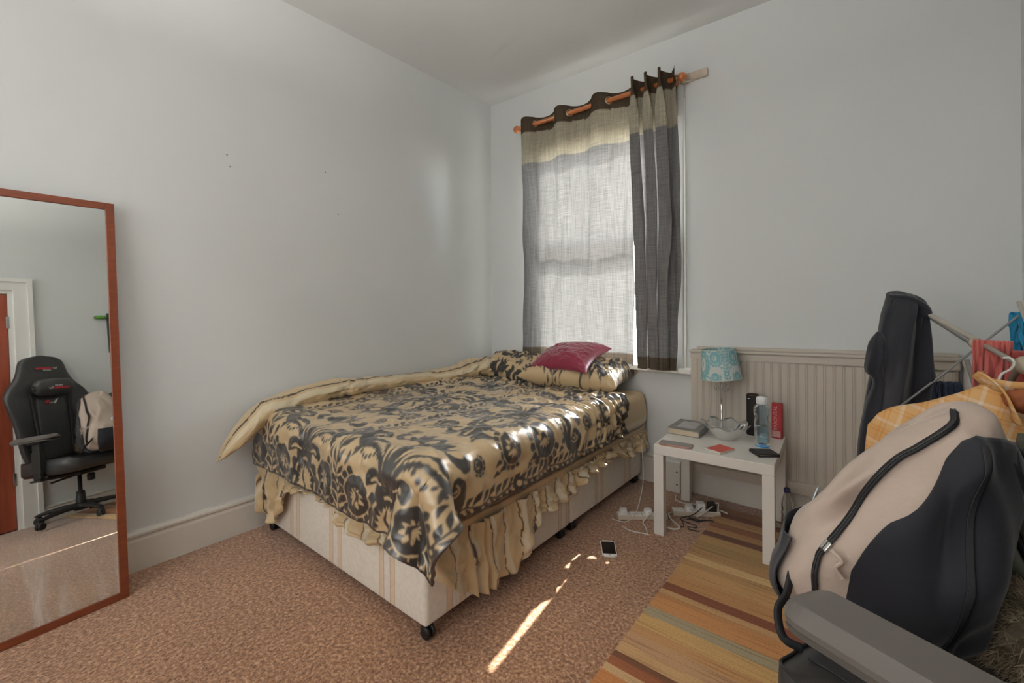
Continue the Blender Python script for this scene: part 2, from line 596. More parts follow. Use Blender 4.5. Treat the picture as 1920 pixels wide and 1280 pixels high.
# ================================================================== RUG
def rug_mat():
    m, nt, b = newmat('striped_wool_rug')
    tc = nt.nodes.new('ShaderNodeTexCoord')
    # wobble the stripes a little, as hand-woven ones are
    nzw = node(nt, 'ShaderNodeTexNoise', Scale=3.0, Detail=3)
    nt.links.new(tc.outputs['Object'], nzw.inputs['Vector'])
    sep = nt.nodes.new('ShaderNodeSeparateXYZ')
    nt.links.new(tc.outputs['Object'], sep.inputs[0])
    ma = node(nt, 'ShaderNodeMath', operation='MULTIPLY_ADD')
    ma.inputs[1].default_value = .012
    nt.links.new(nzw.outputs[0], ma.inputs[0])
    nt.links.new(sep.outputs['Y'], ma.inputs[2])
    mr = nt.nodes.new('ShaderNodeMapRange')
    L = 1.72
    mr.inputs['From Min'].default_value = L / 2 + .006
    mr.inputs['From Max'].default_value = -L / 2 + .006
    nt.links.new(ma.outputs[0], mr.inputs[0])
    S = srgb
    y0 = -.15
    st = [(-.15, S(150, 105, 70)), (-.22, S(120, 76, 52)), (-.281, S(178, 136, 92)), (-.364, S(140, 92, 58)), (-.432, S(168, 126, 82)),
          (-.486, S(104, 62, 46)), (-.545, S(172, 138, 88)), (-.62, S(160, 128, 84)), (-.70, S(174, 134, 88)), (-.769, S(206, 170, 122)), (-.825, S(178, 138, 90)),
          (-.88, S(190, 146, 96)), (-.97, S(182, 134, 86)), (-1.062, S(128, 74, 48)), (-1.112, S(190, 150, 104)), (-1.15, S(186, 132, 84)), (-1.177, S(196, 138, 86)),
          (-1.252, S(164, 150, 122)), (-1.311, S(200, 160, 104)), (-1.38, S(190, 142, 94)), (-1.432, S(188, 146, 108)), (-1.50, S(196, 156, 110)), (-1.554, S(116, 74, 48)), (-1.576, S(150, 90, 56)),
          (-1.615, S(196, 160, 118)), (-1.654, S(186, 124, 72)), (-1.75, S(150, 90, 56)), (-1.80, S(200, 164, 116))]
    r = ramp(nt, [((y0 - y) / L, c) for y, c in st])
    nt.links.new(mr.outputs[0], r.inputs[0])
    # fine weft lines and flecks
    mp = nt.nodes.new('ShaderNodeMapping')
    mp.inputs['Scale'].default_value = (3, 110, 3)
    nt.links.new(tc.outputs['Object'], mp.inputs[0])
    n2 = node(nt, 'ShaderNodeTexNoise', Scale=1.0, Detail=4)
    nt.links.new(mp.outputs[0], n2.inputs['Vector'])
    r2 = ramp(nt, [(.34, (.72, .66, .60, 1)), (.45, (1, 1, 1, 1)), (.6, (1.06, 1.05, 1.03, 1))], 'LINEAR')
    nt.links.new(n2.outputs[0], r2.inputs[0])
    mx = node(nt, 'ShaderNodeMix', data_type='RGBA', blend_type='MULTIPLY')
    mx.inputs[0].default_value = 1
    nt.links.new(r.outputs[0], mx.inputs[6])
    nt.links.new(r2.outputs[0], mx.inputs[7])
    n3 = node(nt, 'ShaderNodeTexNoise', Scale=160, Detail=2)
    nt.links.new(tc.outputs['Object'], n3.inputs['Vector'])
    r3 = ramp(nt, [(.3, (.86, .85, .83, 1)), (.6, (1.04, 1.04, 1.03, 1))], 'LINEAR')
    nt.links.new(n3.outputs[0], r3.inputs[0])
    m3 = node(nt, 'ShaderNodeMix', data_type='RGBA', blend_type='MULTIPLY')
    m3.inputs[0].default_value = 1
    nt.links.new(mx.outputs[2], m3.inputs[6])
    nt.links.new(r3.outputs[0], m3.inputs[7])
    nt.links.new(m3.outputs[2], b.inputs['Base Color'])
    b.inputs['Roughness'].default_value = .9
    b.inputs['Specular IOR Level'].default_value = .15
    b.inputs['Sheen Weight'].default_value = .2
    bp = node(nt, 'ShaderNodeBump', Strength=.5, Distance=.003)
    nt.links.new(n3.outputs[0], bp.inputs['Height'])
    nt.links.new(bp.outputs[0], b.inputs['Normal'])
    return m
rug = tag(box('striped_rug', (1.948, -1.87, .0005), (3.12, -.15, .012), rug_mat(), bev=.004, seg=2), 'striped rug in tan, rust, brown and grey lying under the white table', 'rug')

# ================================================================== BED
bx0, bx1, by0, by1 = .06, 1.405, -1.945, -.04     # divan plan
def divan_mat():
    m, nt, b = newmat('striped_ticking')
    tc = nt.nodes.new('ShaderNodeTexCoord')
    geo = nt.nodes.new('ShaderNodeNewGeometry')
    sep = nt.nodes.new('ShaderNodeSeparateXYZ')
    nt.links.new(geo.outputs['Position'], sep.inputs[0])
    add = node(nt, 'ShaderNodeMath', operation='ADD')
    nt.links.new(sep.outputs['X'], add.inputs[0])
    nt.links.new(sep.outputs['Y'], add.inputs[1])
    ad2 = node(nt, 'ShaderNodeMath', operation='ADD')
    ad2.inputs[1].default_value = 10.0 + .02
    nt.links.new(add.outputs[0], ad2.inputs[0])
    dv = node(nt, 'ShaderNodeMath', operation='DIVIDE')
    dv.inputs[1].default_value = .382
    nt.links.new(ad2.outputs[0], dv.inputs[0])
    fr = node(nt, 'ShaderNodeMath', operation='FRACT')
    nt.links.new(dv.outputs[0], fr.inputs[0])
    base, peach, dk, pale = (.80, .745, .655, 1), (.70, .54, .38, 1), (.60, .42, .28, 1), (.78, .74, .69, 1)
    p2 = (.745, .60, .44, 1)
    r = ramp(nt, [(0, base), (.08, dk), (.09, p2), (.155, dk), (.165, base), (.18, pale), (.245, base), (.26, dk), (.27, p2), (.335, dk), (.345, base)])
    nt.links.new(fr.outputs[0], r.inputs[0])
    nz = node(nt, 'ShaderNodeTexNoise', Scale=60, Detail=5)
    nt.links.new(tc.outputs['Object'], nz.inputs['Vector'])
    r2 = ramp(nt, [(.35, (.95, .95, .94, 1)), (.6, (1.03, 1.03, 1.02, 1))], 'LINEAR')
    nt.links.new(nz.outputs[0], r2.inputs[0])
    mx = node(nt, 'ShaderNodeMix', data_type='RGBA', blend_type='MULTIPLY')
    mx.inputs[0].default_value = 1
    nt.links.new(r.outputs[0], mx.inputs[6])
    nt.links.new(r2.outputs[0], mx.inputs[7])
    nt.links.new(mx.outputs[2], b.inputs['Base Color'])
    b.inputs['Roughness'].default_value = .55
    b.inputs['Sheen Weight'].default_value = .3
    add_bump(nt, b, tc.outputs['Object'], 7, .25, .008, 3)
    return m
m_div = divan_mat()
m_blk = M('black_plastic', (.018, .018, .018), .45, var=.1)
bed = thing('divan_bed', 'double divan bed base upholstered in cream and peach striped ticking', 'bed', (.73, -1.0, 0))
def soft_box(name, a, b, mat, parent, bev=.018):
    return box(name, a, b, mat, parent, bev, 3, smooth=True)
soft_box('base_section', (bx0, by0, .052), (bx1, -.968, .345), m_div, bed)
soft_box('base_section', (bx0, -.962, .052), (bx1, by1, .345), m_div, bed)
def castor(x, y, parent, top=.056, r=.024, mat=None):
    mat = mat or m_blk
    s = lathe('castor', [(0, .022), (.012, .022), (.014, .03), (.02, .046), (.024, top), (0, top)], mat, parent, (x, y, 0), 14)
    for d in (-.012, .012):
        lathe('wheel', [(0, -.008), (r * .8, -.008), (r, -.005), (r, .005), (r * .8, .008), (0, .008)], mat, s, (x + .01, y + d, r), 18, (0, 1, 0))
for x, y in ((1.372, -1.915), (.10, -1.915), (1.365, -1.02), (1.365, -.91), (1.365, -.10)):
    castor(x, y, bed)

# ---- printed cloth: a damask repeat drawn once into an array, then read off at every cloth vertex
TW, TH = 400, 500            # texels, tile is 1 x TH/TW
def damask_tile():
    D = np.zeros((TH, TW), np.float32)
    S = TW
    asp = TH / TW
    yy, xx = np.mgrid[0:TH, 0:TW]
    X = (xx + .5) / S
    Y = (yy + .5) / S
    def put(x, y, r, val):
        for ox in (-1, 0, 1):
            for oy in (-asp, 0, asp):
                cx, cy = (x + ox) * S, (y + oy) * S
                R = r * S
                i0, i1 = int(max(0, cy - R - 2)), int(min(TH, cy + R + 3))
                j0, j1 = int(max(0, cx - R - 2)), int(min(TW, cx + R + 3))
                if i1 <= i0 or j1 <= j0:
                    continue
                d = np.hypot(xx[i0:i1, j0:j1] + .5 - cx, yy[i0:i1, j0:j1] + .5 - cy)
                a = np.clip(R - d + .5, 0, 1)
                w = D[i0:i1, j0:j1]
                D[i0:i1, j0:j1] = w * (1 - a) + val * a
    def stroke(pts, rads, val=1, mir=True, saw=0, ns=0, n=70):
        P = cat_rom(pts, n)
        R = np.interp(np.linspace(0, 1, n), np.linspace(0, 1, len(rads)), rads)
        for k in range(n):
            r = R[k] * (1 + (saw * math.sin(k / n * ns * 2 * math.pi) if saw else 0))
            put(P[k][0], P[k][1], r, val)
            if mir:
                put(1 - P[k][0], P[k][1], r, val)
    def fill(fn, val, mir=True):
        a = fn(X, Y)
        D[a] = val
        if mir:
            D[fn(1 - X, Y)] = val
    # centre medallion: ring of acanthus leaves round a pale egg
    def medal(k, rx, ry, n, amp, cy=.47):
        def f(x, y):
            u, v = (x - .5) / rx, (y - cy) / ry
            th = np.arctan2(v, u)
            return np.hypot(u, v) < 1 + amp * np.abs(np.sin(th * n)) * np.sign(k)
        return f
    fill(medal(1, .165, .225, 7, .22), 1, False)
    fill(medal(-1, .098, .15, 11, .18), 0, False)
    fill(lambda x, y: (np.abs(np.hypot((x - .5) / .128, (y - .47) / .188) - 1) < .05) & (np.sin(np.arctan2(y - .47, x - .5) * 9) > -.2), 0, False)
    stroke([(.5, .60), (.47, .53), (.52, .47), (.48, .40)], [.004, .013, .013, .004], 1, False)
    # big round flowers with scalloped outer petals
    def flower(cx, cy, r, n, a):
        def petals(x, y):
            d = np.hypot(x - cx, y - cy)
            th = np.arctan2(y - cy, x - cx)
            return (d > r * 1.12) & (d < r * (1.42 + .16 * np.abs(np.sin(th * n / 2)))) & (np.cos(th - a) > -.25) & (np.abs(np.sin(th * n / 2)) > .25)
        fill(petals, 1)
        fill(lambda x, y: np.hypot(x - cx, y - cy) < r * (.98 + .08 * np.abs(np.sin(np.arctan2(y - cy, x - cx) * 3.5 + .6))), 1)
        fill(lambda x, y: np.hypot(x - cx - r * .1, y - cy + r * .12) < r * (.42 + .13 * np.sin(np.arctan2(y - cy, x - cx) * 9)), 0)
        stroke([(cx, cy - r * .4), (cx + r * .2, cy), (cx - r * .05, cy + r * .25)], [.004, .011, .003], 1, True, n=24)
        stroke([(cx + r * .25, cy - r * .25), (cx + r * .32, cy + r * .05)], [.006, .005], 1, True, n=10)
    flower(.200, .60, .112, 17, -2.6)
    flower(.215, .245, .074, 13, -1.9)
    # spray of leaves rising from the medallion
    for (ex, ey), w in (((.5, 1.02), .020), ((.455, .96), .016), ((.41, .90), .015), ((.37, .84), .014)):
        stroke([(.5, .70), ((.5 + ex) / 2 + .012, (.7 + ey) / 2), (ex, ey)], [.006, w, .002], 1, True, .25, 9)
    # paisley scrolls with a curled head and serrated lower edge
    sp = [(.44, .80), (.36, .86), (.26, .90), (.16, .885), (.09, .93), (.075, 1.0), (.125, 1.04), (.17, 1.0), (.145, .965)]
    stroke(sp, [.006, .03, .044, .040, .050, .044, .036, .026, .012], 1, True, .06, 18, 120)
    stroke([(.40, .84), (.30, .885), (.19, .888)], [.003, .011, .003], 0, True, .6, 7)
    stroke([(.165, .99), (.125, 1.015), (.10, .985), (.115, .95)], [.004, .007, .007, .004], 0, True)
    for k in range(9):
        t = k / 8
        put(.37 - .24 * t, .825 + .012 * math.sin(t * 9), .012 - .004 * abs(t - .5), 1)
        put(1 - (.37 - .24 * t), .825 + .012 * math.sin(t * 9), .012 - .004 * abs(t - .5), 1)
    # shoulder leaves
    stroke([(.47, .70), (.40, .745), (.33, .735), (.30, .69)], [.008, .035, .04, .010], 1, True, .12, 10)
    stroke([(.44, .715), (.38, .735), (.335, .715)], [.003, .010, .003], 0, True, .5, 5)
    # lily on top and drooping club leaves beneath
    stroke([(.5, 1.00), (.5, 1.09), (.5, 1.20)], [.010, .066, .012], 1, False, .12, 9)
    stroke([(.5, 1.04), (.5, 1.10), (.5, 1.15)], [.004, .020, .004], 0, False, .4, 5)
    for ex, ey, w in ((.36, 1.16, .026), (.30, 1.10, .024), (.40, 1.22, .022)):
        stroke([(.47, 1.04), ((.47 + ex) / 2 - .01, (1.06 + ey) / 2 - .02), (ex, ey)], [.006, w, .004], 1, True, .3, 8)
    stroke([(.34, 1.045), (.27, 1.03), (.225, 1.075), (.255, 1.12)], [.004, .02, .026, .012], 1, True, .2, 7)
    flower(.20, 1.19, .040, 11, 2.2)
    for x_, y_ in ((.09, .47), (.11, .42), (.07, .38), (.30, .47), (.33, .42), (.32, .36), (.085, .76), (.13, .80), (.40, .08), (.36, .04), (.12, .12), (.16, .08), (.10, .06)):
        stroke([(x_, y_), (x_ + .02, y_ + .03), (x_ + .012, y_ + .055)], [.004, .015, .003], 1, True, n=16)
    stroke([(.47, .24), (.43, .17), (.36, .13), (.31, .165)], [.012, .03, .042, .014], 1, True, .08, 8)
    stroke([(.5, .26), (.5, .16), (.5, .06)], [.012, .045, .010], 1, False, .15, 7)
    stroke([(.5, .22), (.5, .12)], [.004, .012], 0, False)
    for k in range(6):
        stroke([(.5, .30), (.5 - .035 * k - .02, .285 - .012 * k)], [.004, .011], 1, True, n=12)
    # garland running up between the columns
    ys = np.linspace(0, asp, 20, endpoint=False)
    stroke([(.0 + .012 * math.sin(k * .9), k * asp / 24) for k in range(25)], [.006, .006], 1, False, n=200)
    for k, y in enumerate(ys):
        s = 1 if k % 2 else -1
        for d in (s, -s):
            l = .066 if d == s else .052
            stroke([(.004 * d, y), (l * .6 * d, y + .03), (l * d, y + .062)], [.003, .018, .003], 1, False, n=16)
    for y, r in ((.30, .05), (.98, .05), (.64, .034)):
        fill(lambda x, yv: np.hypot(np.minimum(x, 1 - x), yv - y) < r * (1 + .22 * np.sin(np.arctan2(yv - y, np.where(x > .5, x - 1, x)) * 8)), 1, False)
        fill(lambda x, yv: np.hypot(np.minimum(x, 1 - x), yv - y) < r * .38, 0, False)
    return D
TILE = damask_tile()
TILE = (TILE + np.roll(TILE, 1, 0) + np.roll(TILE, -1, 0)) / 3
TILE = (TILE + np.roll(TILE, 1, 1) + np.roll(TILE, -1, 1)) / 3

def damask(u, v, width):
    """coverage of the dark print at cloth position u, v (metres)"""
    x = (u / width) % 1.0 * TW - .5
    y = (v / width) % (TH / TW) * TW - .5
    xi, yi = np.floor(x).astype(int), np.floor(y).astype(int)
    fx, fy = x - xi, y - yi
    g = lambda a, b: TILE[b % TH, a % TW]
    return (g(xi, yi) * (1 - fx) + g(xi + 1, yi) * fx) * (1 - fy) + (g(xi, yi + 1) * (1 - fx) + g(xi + 1, yi + 1) * fx) * fy

GOLD = np.array([.515, .375, .205])
GOLD2 = np.array([.535, .395, .220])
INK = np.array([.030, .026, .024])
def print_cols(u, v, width, base=GOLD):
    a = damask(u, v, width)[..., None]
    return base * (1 - a) + INK * a

# ---- valance sheet over the mattress
m_gold = MC('gold_satin_cotton', .48, .15, 500, sheen=.2)
mx1 = 1.428
val = thing('valance_sheet', 'gold fitted sheet with a frilled valance and black lines over the mattress', 'bed sheet', (.74, -1.0, .345))
n, m = 150, 64
yy = np.linspace(-1.965, -.02, n)
# cross section: side - top - side with soft corners
sec = []
for a in np.linspace(0, 1, 16):
    sec.append((.055 - .012 * math.sin(a * math.pi), .34 + .215 * a))
for a in np.linspace(0, math.pi / 2, 8)[1:]:
    sec.append((.055 + .05 * (1 - math.cos(a)), .555 + .05 * math.sin(a)))
for a in np.linspace(0, 1, 18)[1:]:
    sec.append((.105 + (mx1 - .05 - .105) * a, .605 + .008 * math.sin(a * math.pi)))
for a in np.linspace(0, math.pi / 2, 8)[1:]:
    sec.append((mx1 - .05 + .05 * math.sin(a), .555 + .05 * math.cos(a)))
for a in np.linspace(0, 1, 16)[1:]:
    sec.append((mx1 + .012 * math.sin(a * math.pi), .555 - .215 * a))
sec = np.array(sec)
P = np.zeros((n, len(sec), 3))
P[:, :, 0] = sec[None, :, 0]
P[:, :, 1] = yy[:, None]
P[:, :, 2] = sec[None, :, 1] + .004 * fbm(yy[:, None] * 6, sec[None, :, 0] * 6, 5)
P[0, :, 1] += .02
P[-1, :, 1] -= .02
arc = np.concatenate([[0], np.cumsum(np.hypot(*np.diff(sec, axis=0).T))])
def linecols(c, per=.19, w=.008, white=.030):
    f = (c % per)
    out = np.repeat(GOLD2[None], c.size, 0).reshape(c.shape + (3,))
    out[(f > w * 2.4) & (f < w * 2.4 + white)] = (.60, .52, .38)
    out[f < w] = (.05, .03, .025)
    return out
cols = linecols(np.broadcast_to(arc[None, ::-1] - .055, (n, len(sec))).copy(), .36)
V = P.reshape(-1, 3)
F = grid_faces(n, len(sec)).tolist()
k = len(sec)
F.append(list(range(k)))
F.append(list(range((n - 1) * k, n * k))[::-1])
mesh('sheet', V, F, m_gold, val, True, cols)

def frill(name, path_fn, length, hemz, top=.36, seed=3, amp=.018, per=.15):
    """gathered strip: s along the bed edge, t downwards"""
    ns, nt_ = int(length / .0045), 44
    s = np.linspace(0, length, ns)
    t = np.linspace(0, 1, nt_)
    S_, T_ = np.meshgrid(s, t, indexing='ij')
    hem = np.interp(s, [h[0] for h in hemz], [h[1] for h in hemz])
    ph = 2 * math.pi * s / .115 + 3.2 * vnoise(s * 6, s * 0 + .5, seed)
    fold = np.sin(ph)[:, None] * (.35 + .65 * T_) + .40 * np.sin(1.7 * ph + 1)[:, None] * (1 - .7 * T_)
    out = .012 + .022 * T_ + amp * fold * (.75 + .25 * T_) + .012 * fbm(S_ * 11, T_ * 2.5, seed + 4) + .02 * np.clip(.30 - hem, 0, .2)[:, None] * T_
    out = np.maximum(out, .006)
    z = top + (hem[:, None] - top) * T_ + .010 * fbm(S_ * 7, T_ * 0 + .5, seed + 21) * T_
    # bunched cloth: the lower third curls back up where the frill is caught up
    lift = np.clip((hem - .24) / .1, 0, 1)[:, None]
    out = out + lift * .018 * np.sin(math.pi * T_ ** 1.5)
    cs = S_ * 1.5 + .015 * fbm(S_ * 12, T_ * 2, seed + 8) + .03 * T_ * np.sin(ph * .5)[:, None]
    P = path_fn(S_, out, z)
    return gridm(name, P, m_gold, val, cols=linecols(cs, per), thick=.003)
frill('frill', lambda s, o, z: np.stack([np.full_like(s, mx1 - .004) + o, -1.95 + s, z], -1), 1.92,
      [(0, .25), (.10, .17), (.22, .10), (.36, .075), (.46, .06), (.52, .11), (.60, .20), (.68, .255), (.80, .245), (.92, .25), (1.00, .29), (1.06, .32), (1.16, .29), (1.28, .285), (1.38, .315), (1.5, .28), (1.7, .25), (1.92, .235)], seed=3)
frill('frill', lambda s, o, z: np.stack([.055 + s, -1.958 - o * .8, z], -1), 1.36,
      [(0, .28), (.03, .12), (.20, .105), (.29, .19), (.36, .30), (.55, .335), (.78, .33), (.84, .27), (1.0, .265), (1.1, .30), (1.36, .30)], seed=9)

# ---- duvet: cloth relaxed over the mattress by position-based dynamics
def drape(P, h, collide, steps=110, iters=24, g=1.0, pin=None, dt=.02, bend=.35):
    n, m = P.shape[:2]
    V = np.zeros_like(P)
    sets = []
    for ax in (0, 1):
        for par in (0, 1):
            sets.append((ax, par))
    def solve(a, b, L, k):
        d = b - a
        l = np.linalg.norm(d, axis=-1, keepdims=True) + 1e-9
        c = d * (.5 * k * (l - L) / l)
        return c
    for st in range(steps):
        Q = P.copy()
        V[..., 2] -= g * dt
        V *= .97
        P = P + V * dt
        for it in range(iters):
            for par in (0, 1):
                a, b = P[par:n - 1:2], P[par + 1:n:2]
                c = solve(a, b, h, 1)
                a += c
                b -= c
                a, b = P[:, par:m - 1:2], P[:, par + 1:m:2]
                c = solve(a, b, h, 1)
                a += c
                b -= c
            for par in (0, 1):
                a, b = P[par:n - 1:2, :-1], P[par + 1:n:2, 1:]
                c = solve(a, b, h * 1.41421, .35)
                a += c
                b -= c
                a, b = P[par:n - 1:2, 1:], P[par + 1:n:2, :-1]
                c = solve(a, b, h * 1.41421, .35)
                a += c
                b -= c
            if it % 3 == 0:
                K = 3
                for par in range(2 * K):
                    a, b = P[par:n - K:2 * K], P[par + K:n:2 * K]
                    k_ = min(len(a), len(b))
                    c = solve(a[:k_], b[:k_], h * K, bend)
                    a[:k_] += c
                    b[:k_] -= c
                    a, b = P[:, par:m - K:2 * K], P[:, par + K:m:2 * K]
                    k_ = min(a.shape[1], b.shape[1])
                    c = solve(a[:, :k_], b[:, :k_], h * K, bend)
                    a[:, :k_] += c
                    b[:, :k_] -= c
        P = collide(P, Q)
        if pin is not None:
            P[pin[0]] = pin[1]
        V = (P - Q) / dt
    return P

def rounded_box_collide(lo, hi, r):
    lo, hi = np.array(lo), np.array(hi)
    c, hs = (lo + hi) / 2, (hi - lo) / 2 - r
    def f(P, Q):
        d = P - c
        q = np.clip(d, -hs, hs)
        e = d - q
        l = np.linalg.norm(e, axis=-1)
        ins = l < r
        tiny = ins & (l < 1e-6)
        e[tiny] = (0, 0, 1)
        l = np.where(tiny, 1, l)
        tgt = c + q + e / l[..., None] * r
        # deep points go straight up on to the top
        deep = tiny
        tgt[deep] = np.stack([P[deep][:, 0], P[deep][:, 1], np.full(deep.sum(), hi[2])], -1)
        out = np.where(ins[..., None], tgt, P)
        # friction
        fr = np.where(ins[..., None], .35, 0)
        out = out + (Q - out) * fr * np.array([1, 1, 0])
        out[..., 2] = np.maximum(out[..., 2], .02)
        out[..., 0] = np.maximum(out[..., 0], .02)
        return out
    return f

h = .017
ax0, ax1 = .055, 1.452 + .19
bys, bye = -.40, -1.985 - .25
na, nb = int((ax1 - ax0) / h), int((bys - bye) / h)
A = ax0 + h * np.arange(na)
B = bys - h * np.arange(nb)
P0 = np.zeros((na, nb, 3))
P0[..., 0] = A[:, None]
P0[..., 1] = B[None, :]
P0[..., 2] = .655 + .004 * RNG.standard_normal((na, nb))
P0 = drape(P0, h, rounded_box_collide((.0, -1.985, .2), (1.452, .2, .636), .055))

def upsample(P, f):
    n, m = P.shape[:2]
    def up(Aa, ax):
        Aa = np.moveaxis(Aa, ax, 0)
        k = Aa.shape[0]
        t = np.linspace(0, k - 1 - 1e-9, (k - 1) * f + 1)
        i = t.astype(int)
        w = (t - i).reshape((-1,) + (1,) * (Aa.ndim - 1))
        g = lambda j: Aa[np.clip(j, 0, k - 1)]
        a, b, c, d = g(i - 1), g(i), g(i + 1), g(i + 2)
        o = .5 * (2 * b + (c - a) * w + (2 * a - 5 * b + 4 * c - d) * w ** 2 + (3 * b - a - 3 * c + d) * w ** 3)
        return np.moveaxis(o, 0, ax)
    return up(up(P, 0), 1)

def normals(P):
    du = np.gradient(P, axis=0)
    dv = np.gradient(P, axis=1)
    N = np.cross(du, dv)
    return N / (np.linalg.norm(N, axis=-1, keepdims=True) + 1e-12)

f = 5
D_ = upsample(P0, f)
ua = ax0 + (h / f) * np.arange(D_.shape[0])
vb = -bys + (h / f) * np.arange(D_.shape[1])
U, Vv = np.meshgrid(ua, vb, indexing='ij')
N = normals(D_)
if N[N.shape[0] // 2, N.shape[1] // 2, 2] < 0:
    N = -N
# puffy filling + creases
right = np.clip((U - 1.05) / .3, 0, 1)
head = np.clip((1.25 - Vv) / .8, 0, 1)
puff = .007 * fbm(U * 4.2, Vv * 4.2, 21) + .006 * (1 - np.abs(fbm(U * 7 + 3, Vv * 7, 33)))
ridge = 1 - np.abs(np.sin((Vv * 34 + 5.0 * fbm(U * 2.4, Vv * 3.1, 41)) * .5))
ridge2 = 1 - np.abs(np.sin((Vv * 15 + U * 9 + 4.5 * fbm(U * 3, Vv * 3, 47)) * .5))
ridge3 = 1 - np.abs(np.sin((U * 11 - Vv * 7 + 5 * fbm(U * 2.6, Vv * 2.2, 53)) * .5))
cre = .020 * ridge ** 2.5 * right * (.25 + .75 * head) + .015 * ridge2 ** 3 * (.15 + .85 * head) + .014 * ridge3 ** 3 * (.1 + .9 * head) * np.clip(fbm(U * 3, Vv * 3, 61) + .4, 0, 1)
cre = cre + .0065 * fbm(U * 16, Vv * 16, 71) * (.2 + .8 * head) + .006 * (1 - np.abs(fbm(U * 9, Vv * 9, 75))) * (.1 + .9 * head)
wall_up = .022 * np.exp(-((U - ax0) / .14) ** 2) * np.clip((2.05 - Vv) / .2, 0, 1)
D_ = D_ + N * (puff + cre + .012)[..., None]
D_[..., 2] += wall_up
D_[..., 0] = np.maximum(D_[..., 0], .03)
DU_W = .66
cols = print_cols(U - .27, 2.50 - Vv, DU_W)
# the piped edge along the hem
edge = (U > ua[-1] - .010) | (Vv > vb[-1] - .008)
cols[edge] = (.04, .028, .024)
m_duvet = MC('printed_duvet_satin', .34, .12, 420, sheen=.1, spec=.75, coat=.45)
duvet = thing('duvet', 'gold duvet with black damask print hanging over the foot of the bed', 'duvet', (.8, -1.3, .6))
o = gridm('cover', D_, m_duvet, duvet, cols=cols, thick=.012)

# rolled-back border along the wall showing the plain gold reverse
ctr = [(-2.185, .115, .455, .012, .012), (-2.16, .125, .50, .040, .045), (-2.08, .135, .575, .075, .072), (-1.98, .125, .645, .085, .070), (-1.80, .105, .690, .080, .066), (-1.60, .100, .708, .078, .058), (-1.48, .098, .706, .074, .056),
       (-1.30, .098, .700, .074, .054), (-1.05, .102, .690, .076, .050), (-.80, .112, .684, .082, .050), (-.62, .135, .690, .092, .056), (-.48, .17, .712, .108, .066), (-.36, .20, .722, .12, .070), (-.26, .215, .715, .11, .06), (-.22, .22, .70, .05, .03)]
ctr = cat_rom(ctr, 260)
K = 72
th = np.linspace(0, 2 * math.pi, K, endpoint=False)
yv = ctr[:, 0][:, None]
wr = 1 + .10 * fbm(yv * 30 + 1.5 * np.cos(th)[None], np.broadcast_to(th[None] * 1.2, (260, K)), 81) * np.clip(.35 + .65 * np.exp(-((yv + 1.5) / .12) ** 2) + .65 * np.exp(-((yv + .5) / .25) ** 2), 0, 1)
wr = wr + .05 * fbm(yv * 7, np.broadcast_to(th[None], (260, K)), 87)
R_ = np.zeros((260, K, 3))
R_[..., 0] = np.maximum(ctr[:, 1][:, None] + ctr[:, 3][:, None] * np.cos(th) * wr, .024)
R_[..., 1] = yv + .01 * np.sin(th)
R_[..., 2] = ctr[:, 2][:, None] + ctr[:, 4][:, None] * np.sin(th) * wr
tt = np.broadcast_to(np.degrees(th)[None], (260, K)) + 9 * fbm(yv * 4, yv * 0, 91)
cc = np.repeat((GOLD2 * np.array([1.02, 1.03, 1.06]))[None], 260 * K, 0).reshape(260, K, 3)
cc[(tt > 10) & (tt < 40)] = (.62, .53, .36)
cc[(tt > 55) & (tt < 64)] = (.04, .03, .025)
loft('rolled_border', R_, m_gold, duvet, cols=cc.reshape(-1, 3))

# ---- pillows and cushion
def pillow(name, c, size, rot, mat, label, cat, colfn, seed, sag=None, corner=.12, wrinkle=.012, group=None, parent=None):
    n_ = 110
    u = np.linspace(-1, 1, n_)
    Uu, Vw = np.meshgrid(u, u, indexing='ij')
    pin = lambda a, b: a * (1 - corner * (1 - b * b))        # sides pulled in, corners stick out
    X = pin(Uu, Vw) * size[0]
    Y = pin(Vw, Uu) * size[1]
    prof = np.clip((1 - Uu ** 4) * (1 - Vw ** 4), 0, 1) ** .55
    rr = np.hypot(Uu, Vw)
    wk = wrinkle * fbm(Uu * 4, Vw * 4, seed) + wrinkle * .8 * (1 - np.abs(np.sin(np.arctan2(Vw, Uu) * 9 + 3 * fbm(Uu * 2, Vw * 2, seed + 3)))) * rr ** 2
    top = size[2] * prof + wk * prof ** .5
    bot = -size[2] * .8 * prof
    rm = np.array(rot.to_matrix())
    vs_, fs, cl = [], [], []
    for s, zz in ((1, top), (-1, bot)):
        P_ = np.stack([X, Y, zz], -1)
        if sag is not None:
            P_[..., 2] += sag(Uu, Vw)
        P_ = P_ @ rm.T + np.array(c)
        F_ = grid_faces(n_, n_, off=len(vs_) * n_ * n_)
        fs.append(F_ if s > 0 else F_[:, ::-1])
        vs_.append(P_.reshape(-1, 3))
        if colfn is not None:
            cl.append(colfn(X, Y).reshape(-1, 3))
    o = mesh(name, np.vstack(vs_), np.vstack(fs), mat, parent, True, np.vstack(cl) if colfn is not None else None)
    wl = o.modifiers.new('seam', 'WELD')
    wl.merge_threshold = .0004
    return tag(o, label, cat, group)
from mathutils import Euler
m_pillow = MC('printed_pillow_satin', .40, .12, 420, sheen=.15, spec=.55)
pf = lambda ou, ov, w: (lambda X, Y: print_cols(X + ou, Y + ov, w))
pillow('pillow', (1.02, -.245, .722), (.37, .215, .115), Euler((.10, .02, .10)), m_pillow, 'plump damask pillow under the red cushion, nearest the white table', 'pillow', pf(.10, .22, .56), 5, group='damask pillows')
pillow('pillow', (.42, -.22, .715), (.33, .20, .095), Euler((.22, .03, -.06)), m_pillow, 'damask pillow in the corner beside the folded duvet border', 'pillow', pf(.30, .05, .56), 15, group='damask pillows')
